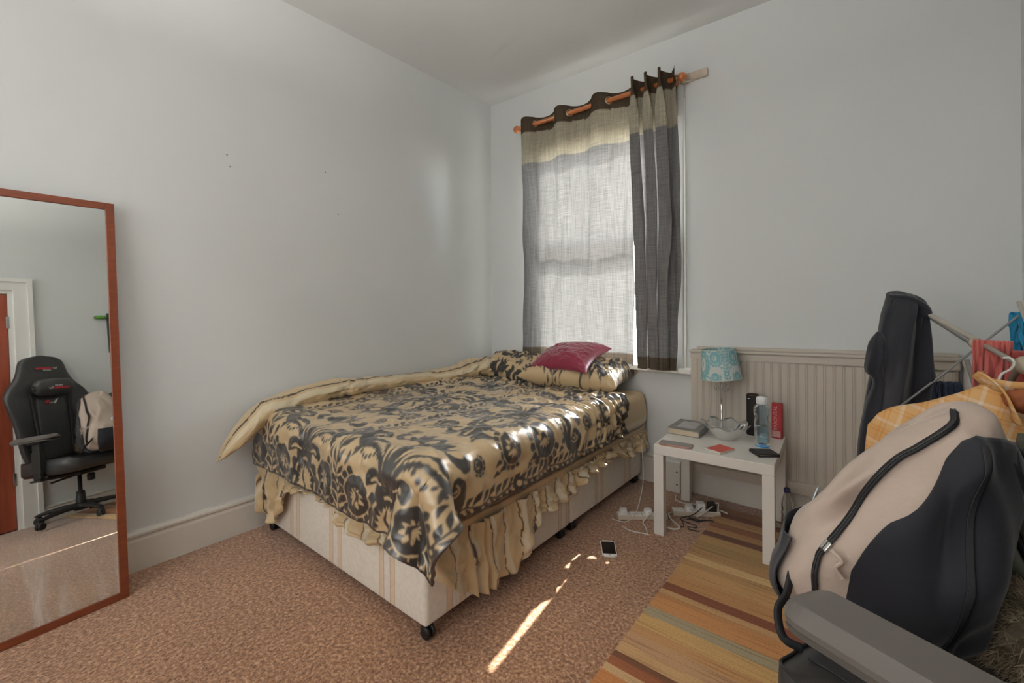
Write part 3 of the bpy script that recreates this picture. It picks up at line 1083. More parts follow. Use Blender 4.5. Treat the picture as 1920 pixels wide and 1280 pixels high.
m_red = M('crimson_satin', (.23, .008, .040), .38, var=.12, vscale=9, sheen=.4, spec=.6)
pillow('cushion', (.945, -.285, .862), (.265, .19, .066), Euler((.36, -.13, -.06)), m_red, 'shiny crimson satin cushion lying on top of the pillow', 'cushion', None, 25, corner=.10, wrinkle=.0045,
       sag=lambda u, v: -.045 * (u * u) - .02 * (v * v))

# ================================================================== CURTAINS
m_rod = M('orange_varnished_pine', (.50, .155, .045), .25, var=.25, vscale=8, scale=(1, 6, 6), coat=.6)
m_brass = M('antique_brass_ring', (.50, .38, .24), .3, 1., var=.05)
rod_y, rod_z = -.105, 2.652
rod = thing('curtain_rod', 'orange varnished wooden curtain pole with turned ball ends above the window', 'curtain pole', (1.05, rod_y, rod_z))
tube('pole', [(.405, rod_y, rod_z), (1.69, rod_y, rod_z)], .0165, m_rod, rod, 16)
fin = [(0, -.045), (.012, -.043), (.024, -.034), (.030, -.020), (.030, -.008), (.022, .006), (.013, .012), (.016, .016), (.022, .020), (.022, .028), (.017, .034), (.017, .05), (0, .05)]
lathe('finial', fin, m_rod, rod, (.395, rod_y, rod_z), 20, (1, 0, 0))
lathe('finial', [(r, z) for r, z in fin], m_rod, rod, (1.70, rod_y, rod_z), 20, (-1, 0, 0))
m_oldwood = M('bare_pale_wood', (.50, .42, .34), .8, var=.2, vscale=14, bump=.4, bscale=30)
for x in (.44, 1.672):
    b_ = box('bracket', (x - .012, rod_y - .0, rod_z - .03), (x + .012, -.002, rod_z - .012), m_rod, rod, .003)
tag(box('mounting_batten', (1.62, -.026, 2.655), (1.845, -.001, 2.705), m_oldwood, None, .004), 'bare unpainted wood batten screwed to the wall at the pole end', 'batten')

def curtain_mat():
    m, nt, b = newmat('linen_look_curtain')
    nt.nodes.remove(b)
    a = nt.nodes.new('ShaderNodeVertexColor')
    a.layer_name = 'Col'
    v = coords(nt, (330, 40, 6))
    n1 = node(nt, 'ShaderNodeTexNoise', Scale=1, Detail=3)
    nt.links.new(v, n1.inputs['Vector'])
    v2 = coords(nt, (12, 12, 460))
    n2 = node(nt, 'ShaderNodeTexNoise', Scale=1, Detail=3)
    nt.links.new(v2, n2.inputs['Vector'])
    ad = node(nt, 'ShaderNodeMath', operation='ADD')
    nt.links.new(n1.outputs[0], ad.inputs[0])
    nt.links.new(n2.outputs[0], ad.inputs[1])
    r = ramp(nt, [(.0, (.58, .58, .58, 1)), (1, (1.42, 1.42, 1.42, 1))], 'LINEAR')
    mr = node(nt, 'ShaderNodeMapRange')
    mr.inputs['From Min'].default_value = .65
    mr.inputs['From Max'].default_value = 1.35
    nt.links.new(ad.outputs[0], mr.inputs[0])
    nt.links.new(mr.outputs[0], r.inputs[0])
    mx = node(nt, 'ShaderNodeMix', data_type='RGBA', blend_type='MULTIPLY')
    mx.inputs[0].default_value = 1
    nt.links.new(a.outputs[0], mx.inputs[6])
    nt.links.new(r.outputs[0], mx.inputs[7])
    df = nt.nodes.new('ShaderNodeBsdfDiffuse')
    tl = nt.nodes.new('ShaderNodeBsdfTranslucent')
    nt.links.new(mx.outputs[2], df.inputs[0])
    nt.links.new(mx.outputs[2], tl.inputs[0])
    ms = nt.nodes.new('ShaderNodeMixShader')
    ms.inputs[0].default_value = CURTAIN_T
    nt.links.new(df.outputs[0], ms.inputs[1])
    nt.links.new(tl.outputs[0], ms.inputs[2])
    nt.links.new(ms.outputs[0], nt.nodes['Material Output'].inputs[0])
    return m
CURTAIN_T = .08
m_curt = curtain_mat()
C_HEAD, C_CREAM, C_GREY, C_HEM = np.array([.075, .055, .038]), np.array([.33, .30, .235]), np.array([.176, .172, .170]), np.array([.085, .068, .052])
def curtain(label, x0t, x1t, x0b, x1b, folds, amp_t, amp_b, yc_b, seed, zb, tuck=None, ph0=0., over=0., fwd=0.):
    ns, nz = 300, 200
    s = np.linspace(0, 1, ns)
    zt = 2.71
    t = np.linspace(0, 1, nz)
    S_, T_ = np.meshgrid(s, t, indexing='ij')
    Z = zt + (zb - zt) * T_
    x0 = x0t + (x0b - x0t) * T_
    x1 = x1t + (x1b - x1t) * T_
    ph = 2 * math.pi * folds * S_ + ph0
    drift = .5 * fbm(S_ * 3, T_ * 2.2, seed) * np.clip(T_ * 3, 0, 1)
    amp = amp_t + (amp_b - amp_t) * np.clip(T_ * 2.2, 0, 1)
    sh = np.sin(ph + drift)
    fold = np.sign(sh) * np.abs(sh) ** .75
    X = x0 + (x1 - x0) * S_ + .012 * np.cos(ph + drift) * amp / .05 + .006 * fbm(S_ * 9, T_ * 2, seed + 2) * np.clip(T_ * 2, 0, 1)
    X = X + over * np.sin(2 * ph + 2 * drift) * np.clip(T_ * 8, .3, 1)
    Y = -fwd * np.clip(1 - T_ * 2, 0, 1) + rod_y + (yc_b - rod_y) * np.clip((T_ - .05) * 1.4, 0, 1) - amp * fold + .010 * fbm(S_ * 11, T_ * 3, seed + 4) * np.clip(T_ * 2, 0, 1)
    Z = Z + .006 * np.sin(ph * 1.0 + .6) * np.clip(1 - T_ * 8, 0, 1)
    if tuck is not None:
        X, Y, Z = tuck(S_, T_, X, Y, Z)
    zz = Z + .012 * np.sin(ph) * .5
    cols = np.where((Z > 2.592)[..., None], C_HEAD, np.where((Z > 2.345)[..., None], C_CREAM, np.where((Z > zb + .085)[..., None], C_GREY, C_HEM)))
    c = thing('eyelet_curtain', label, 'curtain', (.5 * (x0b + x1b), rod_y, zb), group='eyelet curtains')
    gridm('panel', np.stack([X, Y, Z], -1), m_curt, c, cols=cols)
    for k in range(int(folds * 2) + 1):
        sp = (k * math.pi - ph0) / (2 * math.pi * folds)
        if .005 < sp < .995:
            xx = x0t + (x1t - x0t) * sp + .012 * (1 if k % 2 == 0 else -1) * amp_t / .05
            sl = -amp_t * 2 * math.pi * folds * (1 if k % 2 == 0 else -1) / (x1t - x0t)
            nv = Vector((-sl, 1, 0)).normalized()
            torus('eyelet_ring', (xx, rod_y, rod_z), .0235, .0055, nv, m_brass, c, 24, 8)
    return c
def tuck_left(S_, T_, X, Y, Z):
    b = np.exp(-((S_ - .42) / .20) ** 2) * np.clip((T_ - .86) / .14, 0, 1) ** 2
    return X, Y + .05 * b, Z + .035 * b
curtain('wide eyelet curtain panel drawn across the window, lit from behind', .418, 1.388, .395, 1.364, 3.0, .046, .014, -.075, 101, .79, tuck_left, ph0=.15)
curtain('narrow bunched eyelet curtain at the right of the window', 1.400, 1.672, 1.443, 1.650, 3.0, .052, .045, -.095, 131, .785, ph0=.2, over=.038, fwd=.045)

# white net hanging in the reveal to the right of the curtains
def net_mat():
    m, nt, b = newmat('white_net')
    nt.nodes.remove(b)
    df = node(nt, 'ShaderNodeBsdfDiffuse', Color=(.80, .80, .79, 1))
    tl = node(nt, 'ShaderNodeBsdfTranslucent', Color=(.16, .16, .158, 1))
    tp = node(nt, 'ShaderNodeBsdfTransparent', Color=(1, 1, 1, 1))
    v_ = coords(nt, (900, 900, 900))
    vo = node(nt, 'ShaderNodeTexVoronoi', Scale=.35)
    nt.links.new(v_, vo.inputs['Vector'])
    a1 = nt.nodes.new('ShaderNodeMixShader')
    a1.inputs[0].default_value = .5
    nt.links.new(df.outputs[0], a1.inputs[1])
    nt.links.new(tl.outputs[0], a1.inputs[2])
    a2 = nt.nodes.new('ShaderNodeMixShader')
    r_ = ramp(nt, [(0, (.0, .0, .0, 1)), (.75, (.02, .02, .02, 1))], 'LINEAR')
    nt.links.new(vo.outputs[0], r_.inputs[0])
    nt.links.new(r_.outputs[0], a2.inputs[0])
    nt.links.new(a1.outputs[0], a2.inputs[1])
    nt.links.new(tp.outputs[0], a2.inputs[2])
    nt.links.new(a2.outputs[0], nt.nodes['Material Output'].inputs[0])
    return m
m_net = net_mat()
ns, nz = 60, 80
S_, T_ = np.meshgrid(np.linspace(0, 1, ns), np.linspace(0, 1, nz), indexing='ij')
P = np.stack([1.585 + .120 * S_, -.058 + .012 * np.sin(S_ * 14 + T_ * 2), 2.63 + (.795 - 2.63) * T_], -1)
tag(gridm('net_curtain', P, m_net), 'strip of white net showing beside the bunched curtain', 'net curtain')

# ================================================================== MIRROR
m_frame = M('red_brown_mirror_wood', (.185, .042, .014), .38, var=.18, vscale=5, scale=(2, 2, 14), coat=.25)
def mirror_mat():
    m, nt, b = newmat('mirror_glass')
    b.inputs['Metallic'].default_value = 1
    b.inputs['Base Color'].default_value = (.86, .88, .86, 1)
    # dusty smears towards the foot of the glass
    v = coords(nt, (1, 9, 1.3))
    n1 = node(nt, 'ShaderNodeTexNoise', Scale=3, Detail=6)
    nt.links.new(v, n1.inputs['Vector'])
    tc = nt.nodes.new('ShaderNodeTexCoord')
    sep = nt.nodes.new('ShaderNodeSeparateXYZ')
    nt.links.new(tc.outputs['Object'], sep.inputs[0])
    mr = node(nt, 'ShaderNodeMapRange')
    mr.inputs['From Min'].default_value = -.45
    mr.inputs['From Max'].default_value = -.68
    nt.links.new(sep.outputs['Z'], mr.inputs[0])
    r = ramp(nt, [(.47, (0, 0, 0, 1)), (.66, (1, 1, 1, 1))], 'LINEAR')
    nt.links.new(n1.outputs[0], r.inputs[0])
    mu = node(nt, 'ShaderNodeMath', operation='MULTIPLY')
    nt.links.new(r.outputs[0], mu.inputs[0])
    nt.links.new(mr.outputs[0], mu.inputs[1])
    mu2 = node(nt, 'ShaderNodeMath', operation='MULTIPLY')
    mu2.inputs[1].default_value = .38
    nt.links.new(mu.outputs[0], mu2.inputs[0])
    df = node(nt, 'ShaderNodeBsdfDiffuse', Color=(.8, .78, .75, 1))
    ms = nt.nodes.new('ShaderNodeMixShader')
    nt.links.new(mu2.outputs[0], ms.inputs[0])
    nt.links.new(b.outputs[0], ms.inputs[1])
    nt.links.new(df.outputs[0], ms.inputs[2])
    nt.links.new(ms.outputs[0], nt.nodes['Material Output'].inputs[0])
    b.inputs['Roughness'].default_value = .012
    return m
MT, MY = math.radians(5.6), math.radians(5.6)
P0m = Vector((.221, -2.548, 0))
nm = Vector((math.cos(MT) * math.cos(MY), math.cos(MT) * math.sin(MY), math.sin(MT)))
em = Vector((-math.sin(MY), math.cos(MY), 0))
um = nm.cross(em)
if um.z < 0:
    um = -um
MW, MH, FW = .62, 1.68, .030
mm = Matrix((em, nm, um)).transposed().to_4x4()       # local: x along, y out of the glass, z up
mm.translation = P0m
mir = thing('leaning_mirror', 'tall mirror in a thin red-brown wooden frame leaning against the left wall', 'mirror', P0m - em * MW / 2)
box('frame_side', (-FW, -.022, 0), (0, 0, MH), m_frame, mir, .002, mtx=mm)
box('frame_side', (-MW, -.022, 0), (-MW + FW, 0, MH), m_frame, mir, .002, mtx=mm)
box('frame_rail', (-MW + FW, -.022, 0), (-FW, 0, FW), m_frame, mir, .002, mtx=mm)
box('frame_rail', (-MW + FW, -.022, MH - FW), (-FW, 0, MH), m_frame, mir, .002, mtx=mm)
box('glass', (-MW + FW, -.016, FW), (-FW, -.006, MH - FW), mirror_mat(), mir, 0, mtx=mm)

# ================================================================== SIDE TABLE AND WHAT STANDS ON IT
m_tab = M('white_lacquered_board', (.74, .71, .655), .32, var=.02, spec=.45)
TZ = .475
tr = math.radians(3)
tb_ = thing('side_table', 'small square white side table with thick straight legs', 'table', (1.745, -.68, 0), tr, True)
TS = .555
box('table_top', (0, 0, TZ - .05), (TS, TS, TZ), m_tab, tb_, .002)
for x, y in ((0, 0), (TS - .05, 0), (0, TS - .05), (TS - .05, TS - .05)):
    z0 = .0125 if x > .1 else .0005
    box('leg', (x, y, z0), (x + .05, y + .05, TZ - .0505), m_tab, tb_, .0015)

def local_frame(x, y, rz, z=TZ):
    return Matrix.Translation((x, y, z)) @ Matrix.Rotation(rz, 4, 'Z')

# hardback book
m_cover = M('grey_mottled_cloth', (.23, .22, .21), .55, var=.25, vscale=12)
m_pages = M('aged_page_edges', (.55, .46, .33), .8, var=.1, vscale=40, scale=(1, 1, 14))
bk = thing('hardback_book', 'grey hardback book lying flat near the lamp', 'book', (1.815, -.315, TZ))
mt = local_frame(1.815, -.318, math.radians(1))
box('page_block', (-.082, -.112, .003), (.082, .112, .032), m_pages, bk, .001, mtx=mt)
box('back_cover', (-.086, -.117, .0), (.088, .117, .003), m_cover, bk, .001, mtx=mt)
box('front_cover', (-.086, -.117, .032), (.088, .117, .036), m_cover, bk, .001, mtx=mt)
box('spine', (.083, -.117, .003), (.089, .117, .032), m_cover, bk, .002, mtx=mt)
m_embl = M('embossed_silver', (.42, .41, .41), .4, var=.15, vscale=20)
box('cover_plate', (-.05, -.075, .036), (.05, .075, .0366), m_embl, bk, 0, mtx=mt)

def phone(name, label, x, y, rz, z, body, screen, L=.15, Wd=.073, t=.009, white=False):
    t_ = thing(name, label, 'phone', (x, y, z))
    q = local_frame(x, y, rz, z)
    bm = boxbm(bmesh.new(), (-Wd / 2, -L / 2, 0), (Wd / 2, L / 2, t), 0)
    vert = [e for e in bm.edges if abs(e.verts[0].co.z - e.verts[1].co.z) > t * .5]
    bmesh.ops.bevel(bm, geom=vert, offset=.010, segments=4, affect='EDGES')
    bmesh.ops.bevel(bm, geom=[e for e in bm.edges], offset=.0012, segments=1, affect='EDGES')
    bm.transform(q)
    b = bmobj('body', bm, body, t_)
    k = .016 if white else .004
    s = box('screen', (-Wd / 2 + .004, -L / 2 + k, t), (Wd / 2 - .004, L / 2 - k, t + .0004), screen, t_, 0, mtx=q)
    if white:
        lathe('home_button', [(0, 0), (.005, 0), (.005, .0005), (0, .0005)], m_pages, t_, (q @ Vector((0, -L / 2 + .008, t)))[:], 14)
        box('earpiece', (-.006, L / 2 - .009, t), (.006, L / 2 - .007, t + .0004), screen, t_, 0, mtx=q)
    return t_
m_rose = M('rose_gold_metal', (.42, .24, .19), .35, .6, var=.05)
m_scr_grey = M('glossy_grey_screen', (.24, .215, .205), .1, var=.03, spec=.8)
m_scr_blk = M('black_screen_glass', (.012, .010, .010), .12, var=.02)
m_wplastic = M('white_plastic', (.78, .77, .75), .35, var=.02)
phone('smartphone', 'rose gold smartphone lying on the front left corner of the table', 1.845, -.628, math.radians(-82), TZ, m_rose, m_scr_grey, .163, .076)
phone('smartphone', 'white smartphone with a black screen lying on the carpet by the bed', 1.627, -.968, math.radians(32), .0008, m_wplastic, m_scr_blk, .142, .072, white=True)

# cut-glass bowl
m_glass = glassy('clear_cut_glass', (.93, .96, .97, 1), .04, 1.45, .05)
def glass_bowl(c):
    K_, prof = 96, []
    outer = [(.0, .0), (.052, .0), (.058, .004), (.072, .02), (.095, .045), (.116, .068), (.124, .080)]
    inner = [(.120, .081), (.110, .068), (.089, .046), (.066, .022), (.05, .010), (.0, .009)]
    th = np.linspace(0, 2 * math.pi, K_, endpoint=False)
    rings = []
    for i, (r, z) in enumerate(outer + inner):
        w = np.clip((z - .012) / .07, 0, 1)
        fl = 1 + .055 * w * np.cos(th * 8)
        sc = .010 * w * np.cos(th * 8)
        rings.append(np.stack([r * fl * np.cos(th), r * fl * np.sin(th), np.full(K_, z) + sc], -1))
    return loft('glass_bowl', np.array(rings) + np.array(c), m_glass, None, base=True)
tag(glass_bowl((2.012, -.335, TZ + .0004)), 'clear cut glass bowl with a scalloped rim in the middle of the table', 'bowl')

# red and white packet
m_redprint = M('red_printed_card', (.62, .10, .07), .4, var=.3, vscale=30, scale=(1, 5, 1))
m_card = M('off_white_card', (.60, .56, .50), .6, var=.1)
pk = thing('red_packet', 'flat red and white packet at the front edge of the table', 'packet', (2.045, -.572, TZ))
q = local_frame(2.045, -.572, math.radians(-20))
box('packet_body', (-.046, -.060, 0), (.046, .060, .011), m_card, pk, .002, mtx=q)
box('printed_face', (-.036, -.056, .011), (.0455, .056, .0116), m_redprint, pk, 0, mtx=q)

# water bottle
m_bottle = glassy('pale_blue_plastic', (.80, .91, .96, 1), .05, 1.4, .06)
m_water = glassy('water', (.86, .94, .96, 1), .02, 1.33)
m_cap = M('translucent_white_cap', (.78, .80, .80), .4, var=.02)
m_blue = M('bright_blue_base', (.02, .27, .62), .35, var=.04)
wb = thing('water_bottle', 'clear blue water bottle with a white cap standing by the wallet', 'bottle', (2.20, -.36, TZ))
bc = (2.200, -.362, TZ)
sc_ = 1.0
lathe('bottle_body', [(.0, .004), (.032, .004), (.036, .010), (.0375, .03), (.0375, .125), (.0345, .138), (.034, .150), (.0385, .160), (.040, .172), (.040, .196), (.036, .208), (.026, .216), (.0225, .220), (.0225, .225)], m_bottle, wb, bc, 36, cap=False)
lathe('water', [(0, .007), (.033, .008), (.0355, .03), (.0355, .105), (0, .105)], m_water, wb, bc, 36)
lathe('bottle_base', [(0, 0), (.032, 0), (.034, .004), (.030, .0065), (0, .0065)], m_blue, wb, bc, 36)
cap_ = lathe('cap', [(.0235, .219), (.027, .220), (.027, .246), (.0245, .254), (.014, .257), (0, .257)], m_cap, wb, bc, 30)
for k_ in range(18):
    a = 2 * math.pi * k_ / 18
    box('rib', (-.0012, -.0006, .222), (.0012, .0012, .245), m_cap, cap_, 0, mtx=Matrix.Translation(bc) @ Matrix.Rotation(a, 4, 'Z') @ Matrix.Translation((0, .0268, 0)))

# black cylinder speaker
sp_ = thing('cylinder_speaker', 'slim black cylindrical speaker standing behind the water bottle', 'speaker', (2.118, -.165, TZ))
m_mesh = M('black_speaker_cloth', (.014, .011, .010), .7, var=.2, vscale=200, bump=.3, bscale=700)
lathe('body', [(0, 0), (.030, 0), (.032, .004), (.032, .222), (.031, .226), (0, .226)], m_mesh, sp_, (2.118, -.165, TZ), 32)
torus('top_ring', (2.118, -.165, TZ + .226), .028, .003, (0, 0, 1), M('bronze_trim', (.12, .07, .045), .3, .7), sp_, 32, 8)
box('logo', (-.006, -.0326, .205), (.004, -.0318, .209), m_wplastic, sp_, 0, mtx=Matrix.Translation((2.105, -.165, TZ)))

# tall red carton
m_rcart = M('red_carton', (.42, .035, .04), .45, var=.15, vscale=12)
m_pinkp = M('pale_pink_print', (.66, .36, .34), .5, var=.1)
rb = thing('red_carton', 'tall narrow red carton with white lettering behind the water bottle', 'box', (2.238, -.152, TZ))
q = local_frame(2.238, -.155, math.radians(-6))
box('carton', (-.024, -.018, 0), (.024, .018, .192), m_rcart, rb, .001, mtx=q)
fm = q @ frame((-.004, -.0184, .112), (0, 0, 1), (-1, 0, 0))
text('lettering', 'PARONTAL', .026, m_pinkp, rb, fm, .0003)
box('print_band', (-.021, -.0188, .008), (.019, -.018, .042), m_pinkp, rb, 0, mtx=q)
box('print_edge', (-.0246, -.014, .04), (-.024, .014, .13), M('yellow_green_print', (.5, .42, .16), .5), rb, 0, mtx=q)
tag(tube('toothbrush_cap', [(2.17, -.21, TZ + .006), (2.205, -.235, TZ + .006)], .0055, m_wplastic, None, 10), 'small white plastic cap lying beside the water bottle', 'cap')

# wallet
m_leather = M('black_leather', (.020, .017, .018), .42, var=.15, vscale=40, bump=.3, bscale=300, spec=.6)
wl_ = thing('wallet', 'folded black leather wallet at the right front corner of the table', 'wallet', (2.25, -.50, TZ))
q = local_frame(2.235, -.505, math.radians(38))
box('lower_half', (-.052, -.045, 0), (.052, .045, .007), m_leather, wl_, .003, mtx=q)
box('upper_half', (-.052, -.045, .009), (.052, .045, .016), m_leather, wl_, .003, mtx=q @ Matrix.Rotation(math.radians(1.5), 4, 'Y'))
box('fold', (-.054, -.045, .001), (-.048, .045, .0155), m_leather, wl_, .003, mtx=q)
box('card_edge', (-.040, -.040, .0068), (.049, .042, .0092), m_card, wl_, 0, mtx=q)

# ---- table lamp
m_chrome = M('polished_chrome', (.72, .70, .67), .12, 1., var=.02)
m_crystal = glassy('crystal_drop_glass', (.92, .93, .93, 1), .03, 1.5, .08)
lx, ly = 1.962, -.200
lamp = thing('table_lamp', 'slim chrome table lamp with a white shade printed in turquoise damask', 'lamp', (lx, ly, TZ))
lathe('lamp_base', [(0, 0), (.055, 0), (.057, .004), (.05, .010), (.016, .016), (.008, .03), (.006, .05), (0, .05)], m_chrome, lamp, (lx, ly, TZ), 32)
tube('stem', [(lx, ly, TZ + .045), (lx, ly, .775)], .0055, m_chrome, lamp, 12)
lathe('drip_plate', [(0, .0), (.010, .0), (.034, .006), (.036, .009), (.012, .006), (0, .008)], m_chrome, lamp, (lx, ly, .765), 32)
lathe('bulb_holder', [(0, 0), (.016, 0), (.017, .05), (.013, .055), (0, .055)], m_wplastic, lamp, (lx, ly, .774), 20)
lathe('bulb', [(0, .0), (.011, .0), (.012, .015), (.022, .04), (.024, .055), (.018, .072), (0, .08)], m_wplastic, lamp, (lx, ly, .829), 20)
for k_ in range(5):
    a = .5 + 2 * math.pi * k_ / 5
    cx, cy = lx + .031 * math.cos(a), ly + .031 * math.sin(a)
    d_ = lathe('crystal_drop', [(0, -.052), (.006, -.046), (.0105, -.034), (.009, -.022), (.003, -.006), (0, -.002)], m_crystal, lamp, (cx, cy, .756), 10)
    lathe('bead', [(0, .0), (.004, .004), (0, .008)], m_crystal, d_, (cx, cy, .757), 8)
# shade: fabric drum, tilted a little, printed from the same kind of repeat
K_, nz = 240, 90
th = np.linspace(0, 2 * math.pi, K_, endpoint=False)
tz = np.linspace(0, 1, nz)
Th, Tz = np.meshgrid(th, tz, indexing='ij')
rr = .110 + (.090 - .110) * Tz
P = np.stack([rr * np.cos(Th), rr * np.sin(Th), .172 * Tz], -1)
tilt = np.array(Euler((math.radians(2), math.radians(-5), 0)).to_matrix())
P = P @ tilt.T + np.array([lx, ly, .782])
a = damask(Th * .11 + .02, .17 * Tz * 1.0 + .05, .30)[..., None]
cols = np.array([.56, .60, .57]) * (1 - a) + np.array([.19, .40, .43]) * a
m_shade = MC('printed_lampshade', .75, .1, 500)
shd = gridm('lamp_shade', P, m_shade, lamp, cu=True, cols=cols, thick=.0016)
pr = np.stack([.1115 * np.cos(th), .1115 * np.sin(th), np.zeros(K_)], -1) @ tilt.T + np.array([lx, ly, .782])
for rad_, zz, nm_ in ((.1105, .001, 'lower_rim'), (.0905, .171, 'upper_rim')):
    pr = np.stack([rad_ * np.cos(th[::4]), rad_ * np.sin(th[::4]), np.full(K_ // 4, zz)], -1) @ tilt.T + np.array([lx, ly, .782])
    pr = np.vstack([pr, pr[:1]])
    loft(nm_, sweep_rings(pr, .0018, 6), M('pale_shade_tape_' + nm_, (.60, .61, .52), .7), shd, cap=False)
for k_ in range(3):
    a = 2 * math.pi * k_ / 3 + .4
    e_ = np.array([.090 * math.cos(a), .090 * math.sin(a), .165]) @ tilt.T + np.array([lx, ly, .782])
    tube('shade_spoke', [(lx, ly, .832), tuple(e_)], .0014, m_wplastic, lamp, 6)

# ================================================================== FLOOR CLUTTER UNDER THE TABLE
m_ivory = M('ivory_plastic', (.60, .52, .42), .4, var=.05)
m_plugw = M('white_plug_plastic', (.80, .79, .77), .35, var=.02)
m_cablew = M('white_cable', (.66, .63, .58), .5, var=.04)
m_cableb = M('black_cable', (.02, .02, .022), .5, var=.1)
def power_strip(label, a, b, w, gangs, group):
    a, b = Vector(a), Vector(b)
    L = (b - a).length
    rz = math.atan2(b.y - a.y, b.x - a.x)
    t_ = thing('power_strip', label, 'power strip', ((a + b) / 2)[:], group=group)
    q = Matrix.Translation((a.x, a.y, .001)) @ Matrix.Rotation(rz, 4, 'Z')
    box('strip_body', (0, -w / 2, 0), (L, w / 2, .024), m_ivory, t_, .004, mtx=q)
    for i in range(gangs):
        x = L * (i + .5) / gangs
        f_ = box('socket_face', (x - L / gangs * .46, -w / 2 + .004, .024), (x + L / gangs * .46, w / 2 - .004, .028), m_plugw, t_, .0015, mtx=q)
        for (px_, py_, sx, sy) in ((0, .012, .002, .004), (-.011, -.008, .0035, .0015), (.011, -.008, .0035, .0015)):
            box('socket_slot', (x + px_ - sx, py_ - sy, .0278), (x + px_ + sx, py_ + sy, .0284), m_blk, f_, 0, mtx=q)
    return q, L
q1, L1 = power_strip('four-way extension strip on the carpet left of the front table leg', (1.515, -.640, 0), (1.735, -.470, 0), .052, 4, 'extension strips')
q2, L2 = power_strip('extension strip loaded with adaptors under the middle of the table', (1.742, -.395, 0), (1.960, -.250, 0), .056, 4, 'extension strips')
def plug(q, x, mat, label, cube=False, wire=None):
    t_ = thing('plug', label, 'plug', (q @ Vector((x, 0, .029)))[:])
    if cube:
        box('plug_body', (x - .021, -.022, .0286), (x + .021, .022, .072), mat, t_, .003, mtx=q)
        box('port', (x - .006, -.0226, .048), (x + .006, -.0218, .052), m_blk, t_, 0, mtx=q)
    else:
        bm = bmesh.new()
        prof = [(-.023, .016), (-.012, .024), (.012, .024), (.023, .016), (.020, -.018), (.010, -.025), (-.010, -.025), (-.020, -.018)]
        lo = [bm.verts.new((x + a_, b_, .0286)) for a_, b_ in prof]
        hi = [bm.verts.new((x + a_ * .86, b_ * .86, .052)) for a_, b_ in prof]
        bm.faces.new(hi)
        bm.faces.new(lo[::-1])
        for i in range(8):
            bm.faces.new([lo[i], lo[(i + 1) % 8], hi[(i + 1) % 8], hi[i]])
        bmesh.ops.bevel(bm, geom=[e for e in bm.edges], offset=.002, segments=2, affect='EDGES')
        bm.transform(q)
        bmobj('plug_body', bm, mat, t_)
        box('cord_grip', (x - .005, -.034, .034), (x + .005, -.022, .043), mat, t_, .002, mtx=q)
    return t_
plug(q1, L1 * .125, m_plugw, 'white plug at the bed end of the left extension strip')
plug(q1, L1 * .625, m_plugw, 'white plug in the third socket of the left extension strip')
plug(q1, L1 * .875, m_plugw, 'square white adaptor at the table end of the left extension strip', True)
plug(q2, L2 * .36, m_plugw, 'white plug second along the strip under the table')
plug(q2, L2 * .60, m_plugw, 'tall white cube charger on the strip under the table', True)
plug(q2, L2 * .84, m_blk, 'black adaptor at the rug end of the strip under the table', True)
def cable(label, pts, r, mat, n=60, name='cable'):
    return tag(tube(name, pts, r, mat, None, 8, n), label, 'cable')
zc = .0045
cable('white cable hanging down the bed side to the left strip', [(1.475, -.20, .30), (1.50, -.24, .20), (1.55, -.36, .12), (1.585, -.50, .055), (1.60, -.60, .03), (1.575, -.66, zc), (1.50, -.675, zc)], .0028, m_cablew, 70)
cable('white cable running from the left strip to the table leg', [tuple(q1 @ Vector((L1 * .625, -.034, .038))), (1.66, -.62, .015), (1.69, -.655, zc), (1.725, -.715, zc)], .0032, m_cablew)
cable('white cable lying on the carpet in front of the left strip', [(1.585, -.72, zc), (1.64, -.735, zc), (1.70, -.72, zc), (1.735, -.715, zc)], .0032, m_cablew)
cable('thick white lead looping from the strip under the table', [(1.742, -.40, .012), (1.735, -.435, .012), (1.765, -.475, zc), (1.83, -.535, zc), (1.815, -.575, zc), (1.775, -.58, zc)], .0045, m_cablew)
cable('thin black charging cable curled on the carpet under the table', [tuple(q2 @ Vector((L2 * .6, -.024, .05))), (1.85, -.38, .02), (1.80, -.43, zc), (1.84, -.455, zc), (1.89, -.46, zc), (1.90, -.485, zc), (1.865, -.50, zc), (1.88, -.525, zc), (1.925, -.515, zc)], .0024, m_cableb, 90)
cable('black cable hooked at the near end under the table', [(1.80, -.43, zc), (1.815, -.455, zc), (1.835, -.49, zc), (1.845, -.515, zc), (1.83, -.525, zc)], .0022, m_cableb)
cable('tangled black cable bundle beside the strip under the table', [(1.83, -.42, .005), (1.87, -.40, .012), (1.90, -.395, .006), (1.86, -.425, .012), (1.84, -.405, .014), (1.89, -.415, .008), (1.91, -.38, .006), (1.95, -.37, .014), (1.965, -.385, .016)], .0028, m_cableb, 120)
cable('white cable arching over the black adaptor', [tuple(q2 @ Vector((L2 * .95, -.02, .04))), (1.955, -.26, .075), (1.935, -.29, .062), (1.90, -.34, .03), (1.87, -.37, .01)], .003, m_cablew)
cable('beige mains lead running along the wall to the strip', [(1.675, -.14, zc), (1.70, -.21, zc), (1.76, -.222, zc), (1.81, -.20, .006), (1.88, -.185, .006), (1.955, -.225, .02), (2.0, -.235, .018)], .0045, m_cablew)

# wall socket box
skb = thing('socket_box', 'white boxed-in pipe cover with two screws behind the bed leg of the table', 'pipe cover', (1.635, -.05, 0))
box('cover', (1.565, -.095, .0), (1.685, -.026, .19), m_trim, skb, .004)
box('cover_top', (1.560, -.100, .19), (1.690, -.026, .204), m_white, skb, .003)
for z in (.055, .135):
    lathe('screw', [(0, -.002), (.005, -.0015), (.005, .001), (0, .001)], m_blk, skb, (1.665, -.0955, z), 10, (0, 1, 0))

